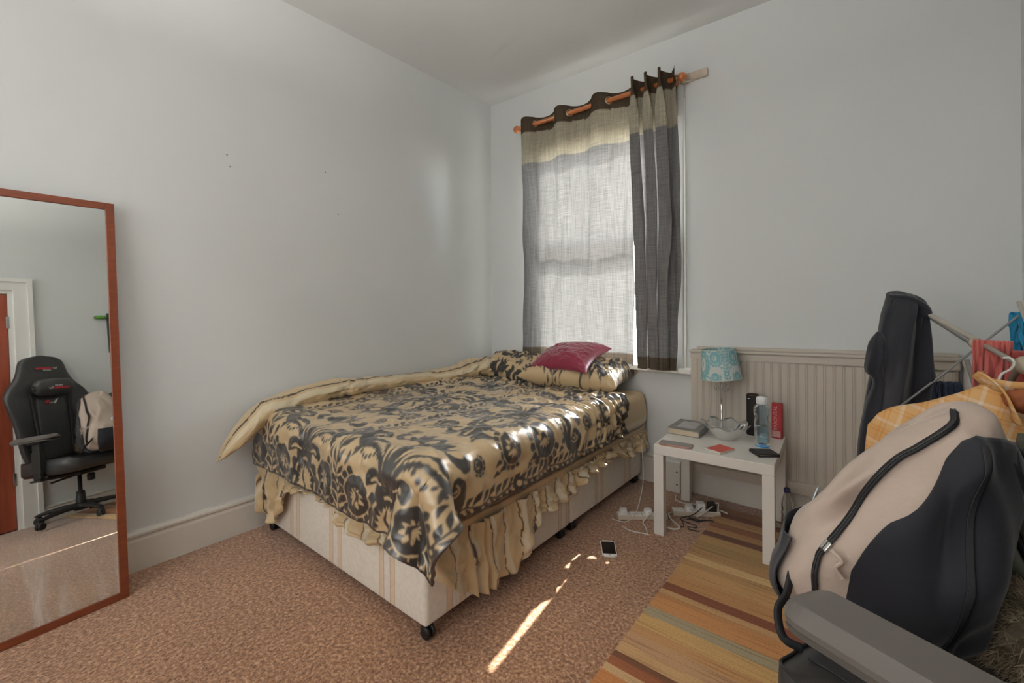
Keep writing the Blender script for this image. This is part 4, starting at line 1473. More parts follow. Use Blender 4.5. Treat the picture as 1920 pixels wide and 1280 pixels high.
# plastic drink bottle and a small one lying down
m_pet = glassy('clear_drink_plastic', (.92, .94, .92, 1), .06, 1.4, .06)
m_juice = glassy('olive_drink', (.62, .58, .22, 1), .05, 1.33, .25)
m_navyc = M('dark_blue_cap', (.03, .035, .10), .4)
c2 = (2.287, -.195, .0125)
db = thing('drink_bottle', 'clear plastic drink bottle with a dark blue cap and yellowish dregs', 'bottle', c2)
lathe('bottle_body', [(0, 0), (.024, 0), (.028, .006), (.0285, .05), (.026, .062), (.0285, .075), (.0285, .085), (.026, .095), (.0285, .11), (.028, .135), (.020, .165), (.0125, .188), (.0125, .195)], m_pet, db, c2, 28, cap=False)
lathe('drink', [(0, .002), (.025, .003), (.027, .01), (.027, .045), (0, .045)], m_juice, db, c2, 28)
lathe('cap', [(.0145, .190), (.0150, .191), (.0150, .208), (.013, .211), (0, .211)], m_navyc, db, c2, 22)
sb_ = thing('small_bottle', 'tiny clear bottle with a pink cap lying on the rug', 'bottle', (2.27, -.245, .012))
ax_ = Vector((1, -.15, 0)).normalized()
lathe('bottle_body', [(0, -.04), (.012, -.038), (.013, -.03), (.013, .012), (.008, .022), (0, .022)], m_pet, sb_, (2.262, -.243, .0265), 18, ax_)
lathe('cap', [(0, .022), (.011, .022), (.011, .040), (.009, .043), (0, .043)], M('pink_cap', (.70, .30, .30), .4), sb_, (2.262, -.243, .0265), 18, ax_)

# ================================================================== GAMING CHAIR
m_pu = M('black_pu_leather', (.042, .042, .043), .36, var=.12, vscale=12, bump=.18, bscale=260, spec=.55)
m_pu2 = M('dark_grey_pu_leather', (.055, .055, .056), .40, var=.1, vscale=12, bump=.18, bscale=260, spec=.55)
m_arm = M('grey_soft_plastic', (.135, .122, .112), .55, var=.05, vscale=5, bump=.1, bscale=500, spec=.35)
m_armlo = M('darker_grey_plastic', (.10, .092, .082), .6, var=.05)
m_nylon = M('black_nylon', (.022, .022, .022), .5, var=.08)
m_redp = M('red_print', (.45, .02, .035), .45, var=.05)
m_whitep = M('white_print', (.75, .74, .70), .5, var=.03)
CR = math.radians(180 - 24)
chx, chy = 2.815, -1.855
ch = thing('gaming_chair', 'black high-backed gaming chair with grey armrests holding a backpack', 'chair', (chx, chy, .0), CR, True)
FZ = .013        # stands on the rug
def sring(c, hx, hy, e=2.6, k=40, axis='z', fn=None):
    t = np.linspace(0, 2 * math.pi, k, endpoint=False)
    x = np.sign(np.cos(t)) * np.abs(np.cos(t)) ** (2 / e) * hx
    y = np.sign(np.sin(t)) * np.abs(np.sin(t)) ** (2 / e) * hy
    z = np.zeros(k)
    if fn is not None:
        z = fn(x, y)
    return np.stack([x, y, z], -1) + np.array(c)
# seat: rounded slab with raised side bolsters and piping
def seat_top(x, y, z0):
    return z0 + .030 * np.clip((np.abs(y) - .15) / .10, 0, 1) ** 1.3 - .010 * np.exp(-((x / .2) ** 2 + (y / .16) ** 2)) - .025 * np.clip((x - .16) / .12, 0, 1) ** 2
rings = []
for z, s in ((.395, .80), (.402, .95), (.425, 1.0), (.465, 1.0)):
    rings.append(sring((.0, 0, z), .265 * s, .275 * s, 4.5, 72))
for s in (.995, .97, .92, .8, .6, .4, .2, .02):
    r_ = sring((0, 0, 0), .265 * s, .275 * s, 4.5, 72)
    zz = .485 + .022 * (1 - s) ** .45 if s > .9 else .498
    r_[:, 2] = seat_top(r_[:, 0], r_[:, 1], zz)
    rings.append(r_)
seat = loft('seat', rings, m_pu, ch)
pr = sring((0, 0, 0), .265 * .985, .275 * .985, 4.5, 72)
pr[:, 2] = seat_top(pr[:, 0], pr[:, 1], .492)
pr = np.vstack([pr, pr[:1]])
loft('seat_piping', sweep_rings(pr, .0035, 6), m_nylon, seat, cap=False)
# centre panel stitching
for y in (-.15, .15):
    tube('seat_seam', [(x, y, float(seat_top(np.array(x), np.array(y), .501))) for x in np.linspace(-.22, .22, 12)], .002, m_nylon, seat, 6)
# backrest: stacked rings, winged silhouette, leaning back
prof = [(.44, .20), (.50, .225), (.60, .255), (.70, .265), (.80, .275), (.90, .295), (.98, .315), (1.04, .32), (1.09, .30), (1.13, .26), (1.18, .22), (1.24, .19), (1.31, .175), (1.365, .15), (1.387, .10), (1.392, .02)]
pz = np.linspace(.44, 1.392, 60)
pw = np.interp(pz, [a for a, b in prof], [b for a, b in prof])
pw = np.convolve(np.pad(pw, 2, 'edge'), [.1, .2, .4, .2, .1], 'valid')
pw[-1] = .02
rings = []
tk = np.linspace(0, 2 * math.pi, 64, endpoint=False)
lean = lambda z: -.205 - .10 * (z - .44)
for z, w in zip(pz, pw):
    d = .058 * min(1, w / .08) * (1 - .25 * np.clip((z - 1.1) / .3, 0, 1))
    y = np.sign(np.cos(tk)) * np.abs(np.cos(tk)) ** .62 * w
    x = np.sign(np.sin(tk)) * np.abs(np.sin(tk)) ** .75 * d
    bol = .050 * np.clip(np.abs(y) / w - .45, 0, 1) ** 1.2 * np.clip((1.15 - z) / .15, 0.1, 1)
    x = np.where(x > 0, x * .8, x) + bol * 1.6
    rings.append(np.stack([lean(z) + x, y, np.full(64, z)], -1))
back = loft('backrest', rings, m_pu, ch)
fx = lambda z, d=.05: lean(z) + d
# inset centre panel
n_, m_ = 30, 16
zz = np.linspace(.52, 1.02, n_)
P = np.zeros((n_, m_, 3))
for i, z in enumerate(zz):
    w = .125 - .03 * (z - .52)
    yv = np.linspace(-w, w, m_)
    P[i] = np.stack([np.full(m_, fx(z, .0465)) + .006 * np.cos(yv / w * 1.5), yv, np.full(m_, z)], -1)
gridm('centre_panel', P, m_pu2, back, thick=.006)
for s in (-1, 1):
    P = np.zeros((20, 3, 3))
    for i, z in enumerate(np.linspace(.60, 1.06, 20)):
        yv = s * (.148 - .05 * (1.06 - z)) + np.array([-.013, 0, .013])
        P[i] = np.stack([np.full(3, fx(z, .053)) + .02 * np.clip(np.abs(yv) - .13, 0, 1), yv, np.full(3, z)], -1)
    gridm('belt_strap', P, m_nylon, back, thick=.004)
# neck cushion
rings = []
for y in np.linspace(-.155, .155, 25):
    e = (1 - abs(y / .157) ** 5) ** .5
    t = np.linspace(0, 2 * math.pi, 28, endpoint=False)
    waist = 1 - .16 * math.exp(-(y / .05) ** 2)
    rings.append(np.stack([fx(1.10, .088) + .048 * e * np.cos(t) * waist, np.full(28, y), 1.105 + .072 * e * np.sin(t)], -1))
npil = loft('neck_cushion', rings, m_pu2, ch)
def chair_print(nm_, z, body, w, parent, d=.062, flip=1, sub='DALIAS', dz=-.017):
    q = frame((fx(z, d), 0, z), (0, 1, 0), (-.16, 0, 1))
    box(nm_, (min(-w * flip, w * .45 * flip), -.008, 0), (max(-w * flip, w * .45 * flip), .008, .0008), m_redp, parent, 0, mtx=q)
    text(nm_ + '_word', body, .026, m_whitep, parent, q @ Matrix.Translation((w * .78 * flip, 0, .0004)))
    text(nm_ + '_line', sub, .019, m_whitep, parent, q @ Matrix.Translation((.0, dz, .0004)))
chair_print('head_logo', 1.275, 'Tor', .085, back, .048, -1)
chair_print('cushion_logo', 1.095, 'Tor', .08, npil, .1375, dz=.019)
q = frame((fx(.985, .056), 0, .985), (0, 1, 0), (-.16, 0, 1))
lathe('red_emblem', [(0, 0), (.018, 0), (.018, .001), (0, .001)], m_redp, back, tuple(q @ Vector((.035, 0, 0))), 20, (1, 0, .16))
bm = bmesh.new()
wing = [(0, -.014), (.012, -.006), (.018, .006), (.05, .028), (.03, -.008), (.014, -.018)]
vv = [bm.verts.new((-x, y, .0012)) for x, y in wing[::-1]]
bm.faces.new(vv)
bm.transform(q)
bmobj('wing_emblem', bm, m_whitep, back)
text('emblem_word', 'Tor', .02, m_whitep, back, q @ Matrix.Translation((.012, -.008, .001)))
# armrests
def armrest(s, zt=.72):
    a = box('arm_bracket', (-.045, s * .20 - .03, .372), (.045, s * .305 + .02, .386), m_nylon, ch, .004)
    po = box('arm_post', (-.032, s * .295 - .018, .386), (.032, s * .295 + .018, zt - .06), m_nylon, ch, .008)
    box('post_sleeve', (-.038, s * .295 - .022, .43), (.038, s * .295 + .022, zt - .12), m_nylon, po, .006)
    # pad: chamfered, rounded nose; rings along its length
    L0, L1 = -.17, .16
    xs = np.concatenate([np.linspace(L0, L0 + .03, 6), np.linspace(L0 + .04, L1 - .06, 14), L1 - .05 * (1 - np.sin(np.linspace(0, math.pi / 2, 12)))])
    def sect(w, zlo, zmid, zhi, ch_):
        return [(-w, zlo), (-w, zmid), (-w + ch_, zhi), (w - ch_, zhi), (w, zmid), (w, zlo)]
    def ringset(z0, z1, z2, chf, W, sub=6):
        out = []
        for x in xs:
            u = np.clip((x - (L1 - .05)) / .05, 0, 1)
            v = np.clip(((L0 + .03) - x) / .03, 0, 1)
            w = W * math.sqrt(max(1e-4, 1 - u ** 2.4)) * math.sqrt(max(.25, 1 - .75 * v * v))
            dz = -.020 * u ** 2
            c_ = min(chf, w * .8)
            pts = sect(w, z0, z1, z2 + dz, c_)
            pts = [(y, min(z, z2 + dz)) for y, z in pts]
            ring = []
            for i in range(len(pts)):
                p, q_ = pts[i], pts[(i + 1) % len(pts)]
                for f_ in np.linspace(0, 1, sub, endpoint=False):
                    ring.append((x, s * .30 + p[0] + (q_[0] - p[0]) * f_, p[1] + (q_[1] - p[1]) * f_))
            out.append(ring)
        return np.array(out)
    pad = loft('arm_pad', ringset(zt - .030, zt - .020, zt, .022, .064), m_arm, ch, smooth=False)
    loft('pad_tray', ringset(zt - .044, zt - .034, zt - .0315, .002, .060), m_armlo, pad, smooth=False)
    box('pad_mount', (-.06, s * .30 - .03, zt - .062), (.06, s * .30 + .03, zt - .044), m_nylon, pad, .004)
    for o_ in (pad,):
        bv = o_.modifiers.new('soft_edges', 'BEVEL')
        bv.width = .004
        bv.segments = 2
        bv.limit_method = 'ANGLE'
        bv.angle_limit = math.radians(20)
for s in (-1, 1):
    armrest(s)
# base
box('seat_plate', (-.16, -.11, .352), (.13, .11, .384), m_nylon, ch, .008)
tube('tilt_lever', [(.05, .08, .355), (.06, .20, .35), (.065, .27, .345)], .008, m_nylon, ch, 10)
lathe('tension_knob', [(0, 0), (.022, 0), (.026, .006), (.026, .05), (.02, .058), (0, .058)], m_nylon, ch, (.07, -.03, .285), 20)
lathe('gas_lift', [(0, .07), (.028, .07), (.034, .10), (.034, .11), (.027, .20), (.014, .205), (.014, .355), (0, .355)], m_nylon, ch, (0, 0, FZ), 24)
hub = lathe('hub', [(0, .055), (.045, .055), (.052, .07), (.05, .10), (.035, .115), (0, .115)], m_nylon, ch, (0, 0, FZ), 28)
for k_ in range(5):
    a = math.radians(20 + 72 * k_)
    d = np.array([math.cos(a), math.sin(a), 0])
    pv = np.array([-d[1], d[0], 0])
    rings = []
    for t, w, zc_, hh in ((.03, .034, .088, .022), (.12, .030, .090, .020), (.22, .025, .082, .016), (.29, .022, .072, .012), (.315, .018, .068, .008)):
        c = d * t + np.array([0, 0, zc_ + FZ])
        rings.append([c + pv * w * math.cos(q_) + np.array([0, 0, hh * math.sin(q_)]) for q_ in np.linspace(0, 2 * math.pi, 16, endpoint=False)])
    leg = loft('base_leg', rings, m_nylon, ch)
    cx, cy = d[0] * .295, d[1] * .295
    fork = lathe('castor_fork', [(0, .030), (.016, .030), (.022, .042), (.020, .056), (.008, .062), (0, .062)], m_nylon, ch, (cx, cy, FZ), 14)
    for o_ in (-.014, .014):
        lathe('wheel', [(0, -.009), (.020, -.009), (.0265, -.006), (.0265, .006), (.020, .009), (0, .009)], m_nylon, fork, (cx + pv[0] * o_, cy + pv[1] * o_, FZ + .0268), 20, tuple(pv))

# ================================================================== BACKPACK on the seat
m_cream = M('pale_pink_beige_canvas', (.47, .375, .31), .75, var=.08, vscale=6, bump=.35, bscale=11, bdist=.02, sheen=.15)
m_navy = M('dark_navy_canvas', (.009, .0095, .015), .72, var=.2, vscale=8, bump=.3, bscale=420, bdist=.001, sheen=.2)
m_webb = M('black_webbing', (.012, .012, .014), .6, var=.1, bump=.4, bscale=500)
m_zip = M('dull_zip_metal', (.45, .44, .42), .35, 1., var=.05)
BC = np.array([2.668, -1.745, .738])
bag = thing('backpack', 'beige and navy backpack with a black zip slumped on the chair seat', 'backpack', (2.70, -1.745, .50))
def bag_pt(u, v, off=0.):
    """u: angle round the bag (0 = +x, grows to +y), v: -1 bottom .. 1 top"""
    u, v = np.asarray(u, float), np.asarray(v, float)
    ph = v * math.pi / 2
    e1, e2 = .55, .62
    cz = np.sign(np.sin(ph)) * np.abs(np.sin(ph)) ** .85
    cr = np.abs(np.cos(ph)) ** .55
    x = np.sign(np.cos(u)) * np.abs(np.cos(u)) ** e1 * cr
    y = np.sign(np.sin(u)) * np.abs(np.sin(u)) ** e2 * cr
    hx, hy, hz = .164 + off, .138 + off, .222 + off
    Z = cz * hz
    # slump: the top leans to +x and sinks on the left, the belly bulges
    k = np.clip((cz + 1) / 2, 0, 1)
    X = x * hx * (1.06 - .14 * k) + .075 * (k - .35) + .012 * np.sin(3 * u + 1) * cr
    Y = y * hy * (1.05 - .25 * k) + .03 * (k - .5)
    Z = Z + .125 * x * k ** 1.3 - .015 * k * np.exp(-((x + .75) / .35) ** 2)
    # pinched fold on the left face and dents
    Z = Z + .012 * np.sin(u * 2 + 2.0 * k * 3) * cr * k
    dent = .046 * np.exp(-(((u - 4.15) / .35) ** 2 + ((v - .30 - .25 * (u - 4.15)) / .12) ** 2)) - .020 * np.exp(-(((u - 4.15) / .4) ** 2 + ((v - .52 - .25 * (u - 4.15)) / .08) ** 2)) + .016 * np.exp(-(((u - 5.0) / .25) ** 2 + ((v + .1) / .5) ** 2)) + .012 * np.exp(-(((u - 2.8) / .2) ** 2 + ((v - .4) / .2) ** 2))
    fold = .006 * np.sin(7 * u + 5 * v) * cr + .005 * np.sin(11 * v - 4 * u)
    wr_ = .009 * (1 - np.abs(vnoise(u * 2.2 + 1.5 * v, v * 3.0 - u * .6 + 9, 77))) * cr
    s = 1 + (fold + wr_ - dent) / .17
    return np.stack([BC[0] + X * s, BC[1] + Y * s, BC[2] + Z], -1)
u = np.linspace(0, 2 * math.pi, 120, endpoint=False)
v = np.sin(np.linspace(-1, 1, 100) * math.pi / 2 * .998)
Vg, Ug = np.meshgrid(v, u, indexing='ij')
loft('body', bag_pt(Ug, Vg), m_cream, bag)
def patch(name, u0, u1, v0, v1, mat, off=.004, nu=60, nv=50, shape=None, thick=.003, parent=None):
    a = np.linspace(0, 1, nu)
    b = np.linspace(0, 1, nv)
    Aa, Bb = np.meshgrid(a, b, indexing='ij')
    lo = v0 if np.isscalar(v0) else np.interp(Aa, np.linspace(0, 1, len(v0)), v0)
    hi = v1 if np.isscalar(v1) else np.interp(Aa, np.linspace(0, 1, len(v1)), v1)
    Uu = u0 + (u1 - u0) * Aa
    Vw = lo + (hi - lo) * Bb
    return gridm(name, bag_pt(Uu, Vw, off), mat, parent or bag, thick=thick)
# navy side facing the room, right flank and front pocket
patch('side_panel', math.radians(261), math.radians(352), -.97, [-.05, .22, .40, .50, .52, .48, .46, .44, .40], m_navy, .006, 90)
patch('flank_panel', math.radians(-8), math.radians(100), -.97, [.40, .3, .1, .05], m_navy, .005)
pock = patch('front_pocket', math.radians(128), math.radians(205), -.96, [.0, .05, .02, .04], m_navy, .014)
patch('seam_binding', math.radians(303), math.radians(308), -.9, .44, m_webb, .011, 8)
# zip across the left face and over the top
t_ = np.linspace(0, 1, 90)
zu = np.interp(t_, [0, .25, .5, .75, 1], np.radians([246, 238, 250, 272, 325]))
zv = np.interp(t_, [0, .25, .5, .75, 1], [-.40, .02, .30, .60, .82])
zp = bag_pt(zu, zv, .007)
zp2 = bag_pt(zu, zv, .010)
nrm = np.gradient(zp, axis=0)
wdt = np.cross(nrm, zp2 - zp)
wdt /= np.linalg.norm(wdt, axis=1)[:, None] + 1e-9
P = np.stack([zp - wdt * .0065, zp + (zp2 - zp) * .5, zp + wdt * .0065], 1)
zi = gridm('zip_tape', P, m_webb, bag, thick=.003)
loft('zip_teeth', sweep_rings(zp2, .0018, 6), m_nylon, zi)
k_ = 26
zd = frame(tuple(zp2[k_]), tuple(nrm[k_]), tuple(wdt[k_]))
box('zip_slider', (-.011, -.008, -.001), (.011, .008, .008), m_zip, zi, .002, mtx=zd)
box('zip_pull', (-.036, -.006, .004), (-.006, .006, .0075), m_zip, zi, .0015, mtx=zd)
# knotted drawcord, straps, haul loop
kp = bag_pt(np.array([math.radians(254)]), np.array([.02]), .012)[0]
tube('drawcord_knot', [kp, kp + (-.012, -.006, .006), kp + (.004, -.012, -.006), kp + (-.006, -.008, -.024), kp + (.004, -.008, -.042)], .0045, m_cream, bag, 8, 30)
def strap(name, pts, w, mat=m_webb, th_=.004, n=50, ref=(0, 0, 1), parent=None):
    C_ = cat_rom(pts, n)
    T_ = np.gradient(C_, axis=0)
    W_ = np.cross(T_, np.array(ref))
    W_ /= np.linalg.norm(W_, axis=1)[:, None] + 1e-9
    return gridm(name, np.stack([C_ - W_ * w, C_, C_ + W_ * w], 1), mat, parent or bag, thick=th_)
strap('side_strap', [(2.540, -1.80, .645), (2.520, -1.84, .640), (2.512, -1.88, .60), (2.500, -1.91, .575), (2.512, -1.93, .535), (2.545, -1.92, .52)], .008, ref=(.6, -.7, .1))
strap('shoulder_strap', [(2.825, -1.70, .935), (2.862, -1.68, .905), (2.872, -1.68, .86), (2.862, -1.68, .82), (2.840, -1.69, .79)], .030, th_=.014, ref=(.2, .9, .1))
strap('shoulder_strap', [(2.815, -1.77, .93), (2.842, -1.77, .90), (2.848, -1.77, .85), (2.835, -1.77, .82)], .028, th_=.012, ref=(.2, .9, .1))
strap('haul_loop', [(2.77, -1.72, .97), (2.80, -1.715, .985), (2.83, -1.71, .975), (2.836, -1.71, .945)], .010, ref=(0, 1, .1))
# flag emblem and round patch on the pocket, seen in the mirror
pu, pv_ = math.radians(163), -.38
c0 = bag_pt(np.array([pu]), np.array([pv_]), .0155)[0]
tu = bag_pt(np.array([pu - .1]), np.array([pv_]), .020)[0] - c0
tv = bag_pt(np.array([pu]), np.array([pv_ + .05]), .0155)[0] - c0
q = frame(tuple(c0), tuple(-tu), tuple(tv))
if (q.to_3x3() @ Vector((0, 0, 1))).x > 0:
    q = frame(tuple(c0), tuple(tu), tuple(tv))
q = q @ Matrix.Translation((0, 0, .0045))
em_ = box('flag_emblem', (-.038, .002, 0), (.032, .028, .0012), m_whitep, pock, 0, mtx=q)
box('emblem_red_band', (-.038, -.022, 0), (.040, .001, .0012), m_redp, pock, 0, mtx=q)
box('emblem_diagonal', (-.006, -.017, .0006), (.006, .017, .0018), m_redp, pock, 0, mtx=q @ Matrix.Translation((-.010, .014, 0)) @ Matrix.Rotation(math.radians(35), 4, 'Z'))
text('emblem_word', 'MARINE', .017, m_whitep, pock, q @ Matrix.Translation((-.004, -.012, .0016)))
c1 = bag_pt(np.array([math.radians(168)]), np.array([.28]), .003)[0]
lathe('round_patch', [(0, 0), (.026, 0), (.026, .002), (0, .002)], M('pale_blue_patch', (.60, .70, .80), .5), bag, tuple(c1), 24, (-1, .1, .25))

# ---- fur-trimmed jacket heaped on the seat behind the bag, camouflage cloth
def camo_mat():
    m, nt, b = newmat('camouflage_cloth')
    v_ = coords(nt)
    n1 = node(nt, 'ShaderNodeTexNoise', Scale=11, Detail=2)
    nt.links.new(v_, n1.inputs['Vector'])
    r = ramp(nt, [(0, (.020, .020, .018, 1)), (.44, (.045, .045, .030, 1)), (.52, (.075, .062, .042, 1)), (.58, (.05, .062, .042, 1)), (.66, (.11, .11, .08, 1))])
    nt.links.new(n1.outputs[0], r.inputs[0])
    nt.links.new(r.outputs[0], b.inputs['Base Color'])
    b.inputs['Roughness'].default_value = .6
    add_bump(nt, b, v_, 14, .5, .01)
    return m
m_camo = camo_mat()
m_lining = M('grey_green_lining', (.155, .16, .125), .45, var=.15, vscale=8, bump=.3, bscale=20, bdist=.006)
jk = thing('camouflage_jacket', 'camouflage jacket with a brown fur hood heaped on the chair behind the backpack', 'jacket', (2.95, -1.72, .5))
def heap(name, C_, R_, mat, parent, seed, amp=.12, nu=48, nv=30, zmin=None):
    th_ = np.linspace(0, 2 * math.pi, nu, endpoint=False)
    ph = np.linspace(-.97, .97, nv) * math.pi / 2
    Ph, Tt = np.meshgrid(ph, th_, indexing='ij')
    s = 1 + amp * fbm(Tt * 1.6 + 5 * np.cos(Tt), Ph * 2.5, seed)
    X = np.stack([np.cos(Ph) * np.cos(Tt) * R_[0] * s, np.cos(Ph) * np.sin(Tt) * R_[1] * s, np.sin(Ph) * R_[2] * s], -1) + np.array(C_)
    if zmin is not None:
        X[..., 2] = np.maximum(X[..., 2], zmin)
    return loft(name, X, mat, parent), X
heap('jacket_body', (2.950, -1.555, .76), (.085, .09, .21), m_camo, jk, 201, .10, zmin=.53)
strap('facing', [(2.855, -1.63, .82), (2.857, -1.64, .75), (2.873, -1.65, .695), (2.900, -1.652, .66), (2.94, -1.652, .645)], .020, m_lining, .008, 40, (.3, .8, .5), jk)
strap('black_zip_edge', [(2.872, -1.635, .83), (2.877, -1.645, .765), (2.893, -1.656, .715), (2.922, -1.658, .682), (2.965, -1.658, .668)], .007, m_webb, .006, 40, (.3, .8, .5), jk)
# fur hood: core plus thousands of fine tapering hairs
m_furc = M('brown_fur_skin', (.14, .105, .068), .9, var=.3, vscale=30)
m_fur = M('brown_fur_hair', (.30, .235, .155), .7, var=.5, vscale=25)
fo, FX = heap('fur_hood', (2.905, -1.715, .588), (.105, .105, .080), m_furc, jk, 211, .14, zmin=.512)
Nf = 9000
rg = np.random.default_rng(5)
nr, nc = FX.shape[:2]
ii = rg.integers(1, nr - 2, Nf)
jj = rg.integers(0, nc, Nf)
ff = rg.random((Nf, 2, 1))
base_ = FX[ii, jj] * (1 - ff[:, 0]) + FX[ii + 1, (jj + 1) % nc] * ff[:, 0]
nn = base_ - np.array([2.905, -1.715, .565])
nn /= np.linalg.norm(nn, axis=1)[:, None]
dr = nn + .75 * rg.standard_normal((Nf, 3)) * .6 + np.array([-.35, -.15, -.2])
dr /= np.linalg.norm(dr, axis=1)[:, None]
ln = (.014 + .016 * rg.random((Nf, 1)))
sd = np.cross(dr, rg.standard_normal((Nf, 3)))
sd /= np.linalg.norm(sd, axis=1)[:, None] + 1e-9
tip = base_ + dr * ln + np.array([0, 0, -.004])
tip[:, 2] = np.maximum(tip[:, 2], .512)
V = np.stack([base_ - sd * .0011, base_ + sd * .0011, tip], 1).reshape(-1, 3)
F = np.arange(Nf * 3).reshape(-1, 3)
fh = mesh('fur_hair', V, F, m_fur, jk)
fh['kind'] = 'stuff'
# printed shirt scrap showing between bag and jacket
m_tee = M('cream_cotton', (.60, .52, .40), .8, var=.05)
tee = thing('printed_tshirt', 'cream cloth with black scribbled lettering wedged beside the backpack', 'shirt', (2.895, -1.66, .49))
gx, gy = np.meshgrid(np.linspace(-.05, .05, 14), np.linspace(-.06, .06, 14), indexing='ij')
qt = frame((2.866, -1.612, .625), (.80, -.60, 0), (.2, .25, .8))
Pt = np.array([[tuple(qt @ Vector((a, b, .005 * math.sin(a * 60)))) for a, b in zip(ra, rb)] for ra, rb in zip(gx, gy)])
tb2 = gridm('cloth', Pt, m_tee, tee, thick=.003)
for i, pts in enumerate(([(-.04, .045), (-.01, .05), (.01, .04), (-.005, .03), (-.04, .032)], [(-.04, .005), (-.01, .0), (.02, -.02), (.04, -.045)], [(-.04, -.012), (-.01, -.02), (.015, -.04)], [(.045, .01), (.035, -.002), (.015, .002), (.03, -.01), (.048, -.03)], [(-.04, -.03), (-.015, -.04), (.0, -.055)])):
    tube('scribble', [tuple(qt @ Vector((a, b, .006))) for a, b in pts], .0022, m_blk, tb2, 6, 24)
# jeans cuff poking out behind the bag
m_denim = M('dark_blue_denim', (.035, .045, .085), .8, var=.3, vscale=30, bump=.4, bscale=400)
jn = thing('denim_jeans', 'dark blue denim with a frayed edge hanging behind the backpack', 'jeans', (2.55, -1.61, .44))
jr = []
for z, cx_, w_ in ((.44, 2.555, .035), (.50, 2.55, .04), (.56, 2.547, .042), (.61, 2.545, .040), (.645, 2.545, .030), (.655, 2.546, .01)):
    t = np.linspace(0, 2 * math.pi, 20, endpoint=False)
    jr.append(np.stack([cx_ + w_ * np.cos(t) * (1 + .1 * np.sin(3 * t + z * 20)), -1.61 + .045 * np.sin(t), np.full(20, z)], -1))
loft('cloth', jr, m_denim, jn)
for k_ in range(7):
    a = rg.random(3)
    tube('frayed_thread', [(2.528 + .006 * k_, -1.62, .648), (2.521 + .006 * k_ + .01 * a[0], -1.625, .660), (2.518 + .007 * k_ + .012 * a[1], -1.625, .666 + .012 * a[2])], .0009, m_denim, jn, 5)

# ================================================================== CLOTHES AIRER AND WASHING
m_airer = M('beige_coated_tube', (.42, .385, .33), .4, var=.05)
m_wire = M('grey_coated_wire', (.30, .29, .28), .4, var=.05)
m_joint = M('beige_plastic_joint', (.40, .35, .27), .5, var=.05)
air = thing('clothes_airer', 'folding clothes airer of thin beige tubes loaded with washing', 'clothes airer', (2.95, -.75, 0))
A_, B_ = np.array([2.742, -.470, 1.236]), np.array([2.995, -1.000, 1.030])
tube('wing_tube', [A_ + (A_ - B_) * .02, B_], .0085, m_airer, air, 10)
A2, B2 = A_ + np.array([.33, .12, 0]), B_ + np.array([.10, .40, .0])
tube('wing_tube', [A2 + np.array([.03, .0, -.02]), (3.10, -.62, 1.05)], .0075, m_airer, air, 10)
tube('wing_wire', [(2.800, -.40, 1.185), (2.918, -.862, 1.070)], .0042, m_wire, air, 8)
tube('wing_wire', [(2.70, -.80, .80), (2.83, -.664, .917), (3.085, -.41, 1.158), (3.115, -.365, 1.185)], .0042, m_wire, air, 8)
tube('rail', [(2.915, -.858, 1.078), (3.13, -.90, 1.035)], .005, m_wire, air, 8)
tube('support_leg', [B_, (2.86, -.60, .45), (2.78, -.35, .02)], .0085, m_airer, air, 10)
tube('support_leg', [(2.95, -.40, .98), (3.02, -.80, .5), (3.06, -1.05, .02)], .0085, m_airer, air, 10)
tube('support_leg', [B_ + np.array([.005, .0, 0]), (3.02, -.985, 1.055), (3.10, -.93, 1.09)], .0095, m_airer, air, 10)
lathe('hinge_joint', [(0, -.014), (.024, -.013), (.027, -.006), (.027, .006), (.024, .013), (0, .014)], m_joint, air, tuple(B_ + np.array([.012, .0, .0])), 20, (.7, -.7, .2))
lathe('hinge_joint', [(0, -.010), (.016, -.009), (.018, 0), (.016, .009), (0, .010)], m_joint, air, (2.92, -.85, 1.082), 18, (.5, -.8, .2))

def hang(name, label, cat, rows, mat, seed, k=90, fold=.16, nf=7, group=None, extra=None):
    """garment: stacked closed rings (z, cx, cy, half width, half depth, turn)"""
    R0 = cat_rom(rows, 70)
    t = np.linspace(0, 2 * math.pi, k, endpoint=False)
    out = []
    for i, (z, cx_, cy_, w_, d_, tn) in enumerate(R0):
        g_ = i / 69
        f_ = 1 + fold * min(1, g_ * 2.5) * np.sin(nf * t + 1.5 * math.sin(g_ * 3 + seed)) + fold * .5 * fbm(t * 2, np.full(k, g_ * 3), seed)
        x = np.cos(t) * w_
        y = np.sin(t) * d_ * f_
        ct, st = math.cos(tn), math.sin(tn)
        zz_ = z + (extra(x, y, g_) if extra else 0)
        out.append(np.stack([cx_ + x * ct - y * st, cy_ + x * st + y * ct, np.full(k, 1.) * zz_], -1))
    return np.array(out)
m_hood = M('charcoal_navy_jersey', (.016, .017, .024), .85, var=.25, vscale=4, sheen=.25, bump=.2, bscale=300)
hd = thing('hooded_top', 'dark navy hooded top hung over the high end of the airer', 'hooded top', (2.72, -.62, .4))
rows = [(1.262, 2.735, -.560, .012, .012, .9), (1.252, 2.738, -.560, .040, .045, .9), (1.225, 2.752, -.575, .062, .060, .7), (1.17, 2.752, -.60, .076, .062, .5), (1.08, 2.750, -.62, .086, .060, .35), (.98, 2.745, -.63, .095, .060, .25), (.86, 2.740, -.64, .110, .062, .15), (.72, 2.735, -.65, .122, .066, .1), (.55, 2.73, -.66, .13, .07, .1), (.40, 2.73, -.66, .13, .07, .1)]
loft('body', hang('', '', '', rows, m_hood, 3, 140, .42, 5, extra=lambda x, y, g: -.38 * x * max(0, 1 - g * 4)), m_hood, hd)
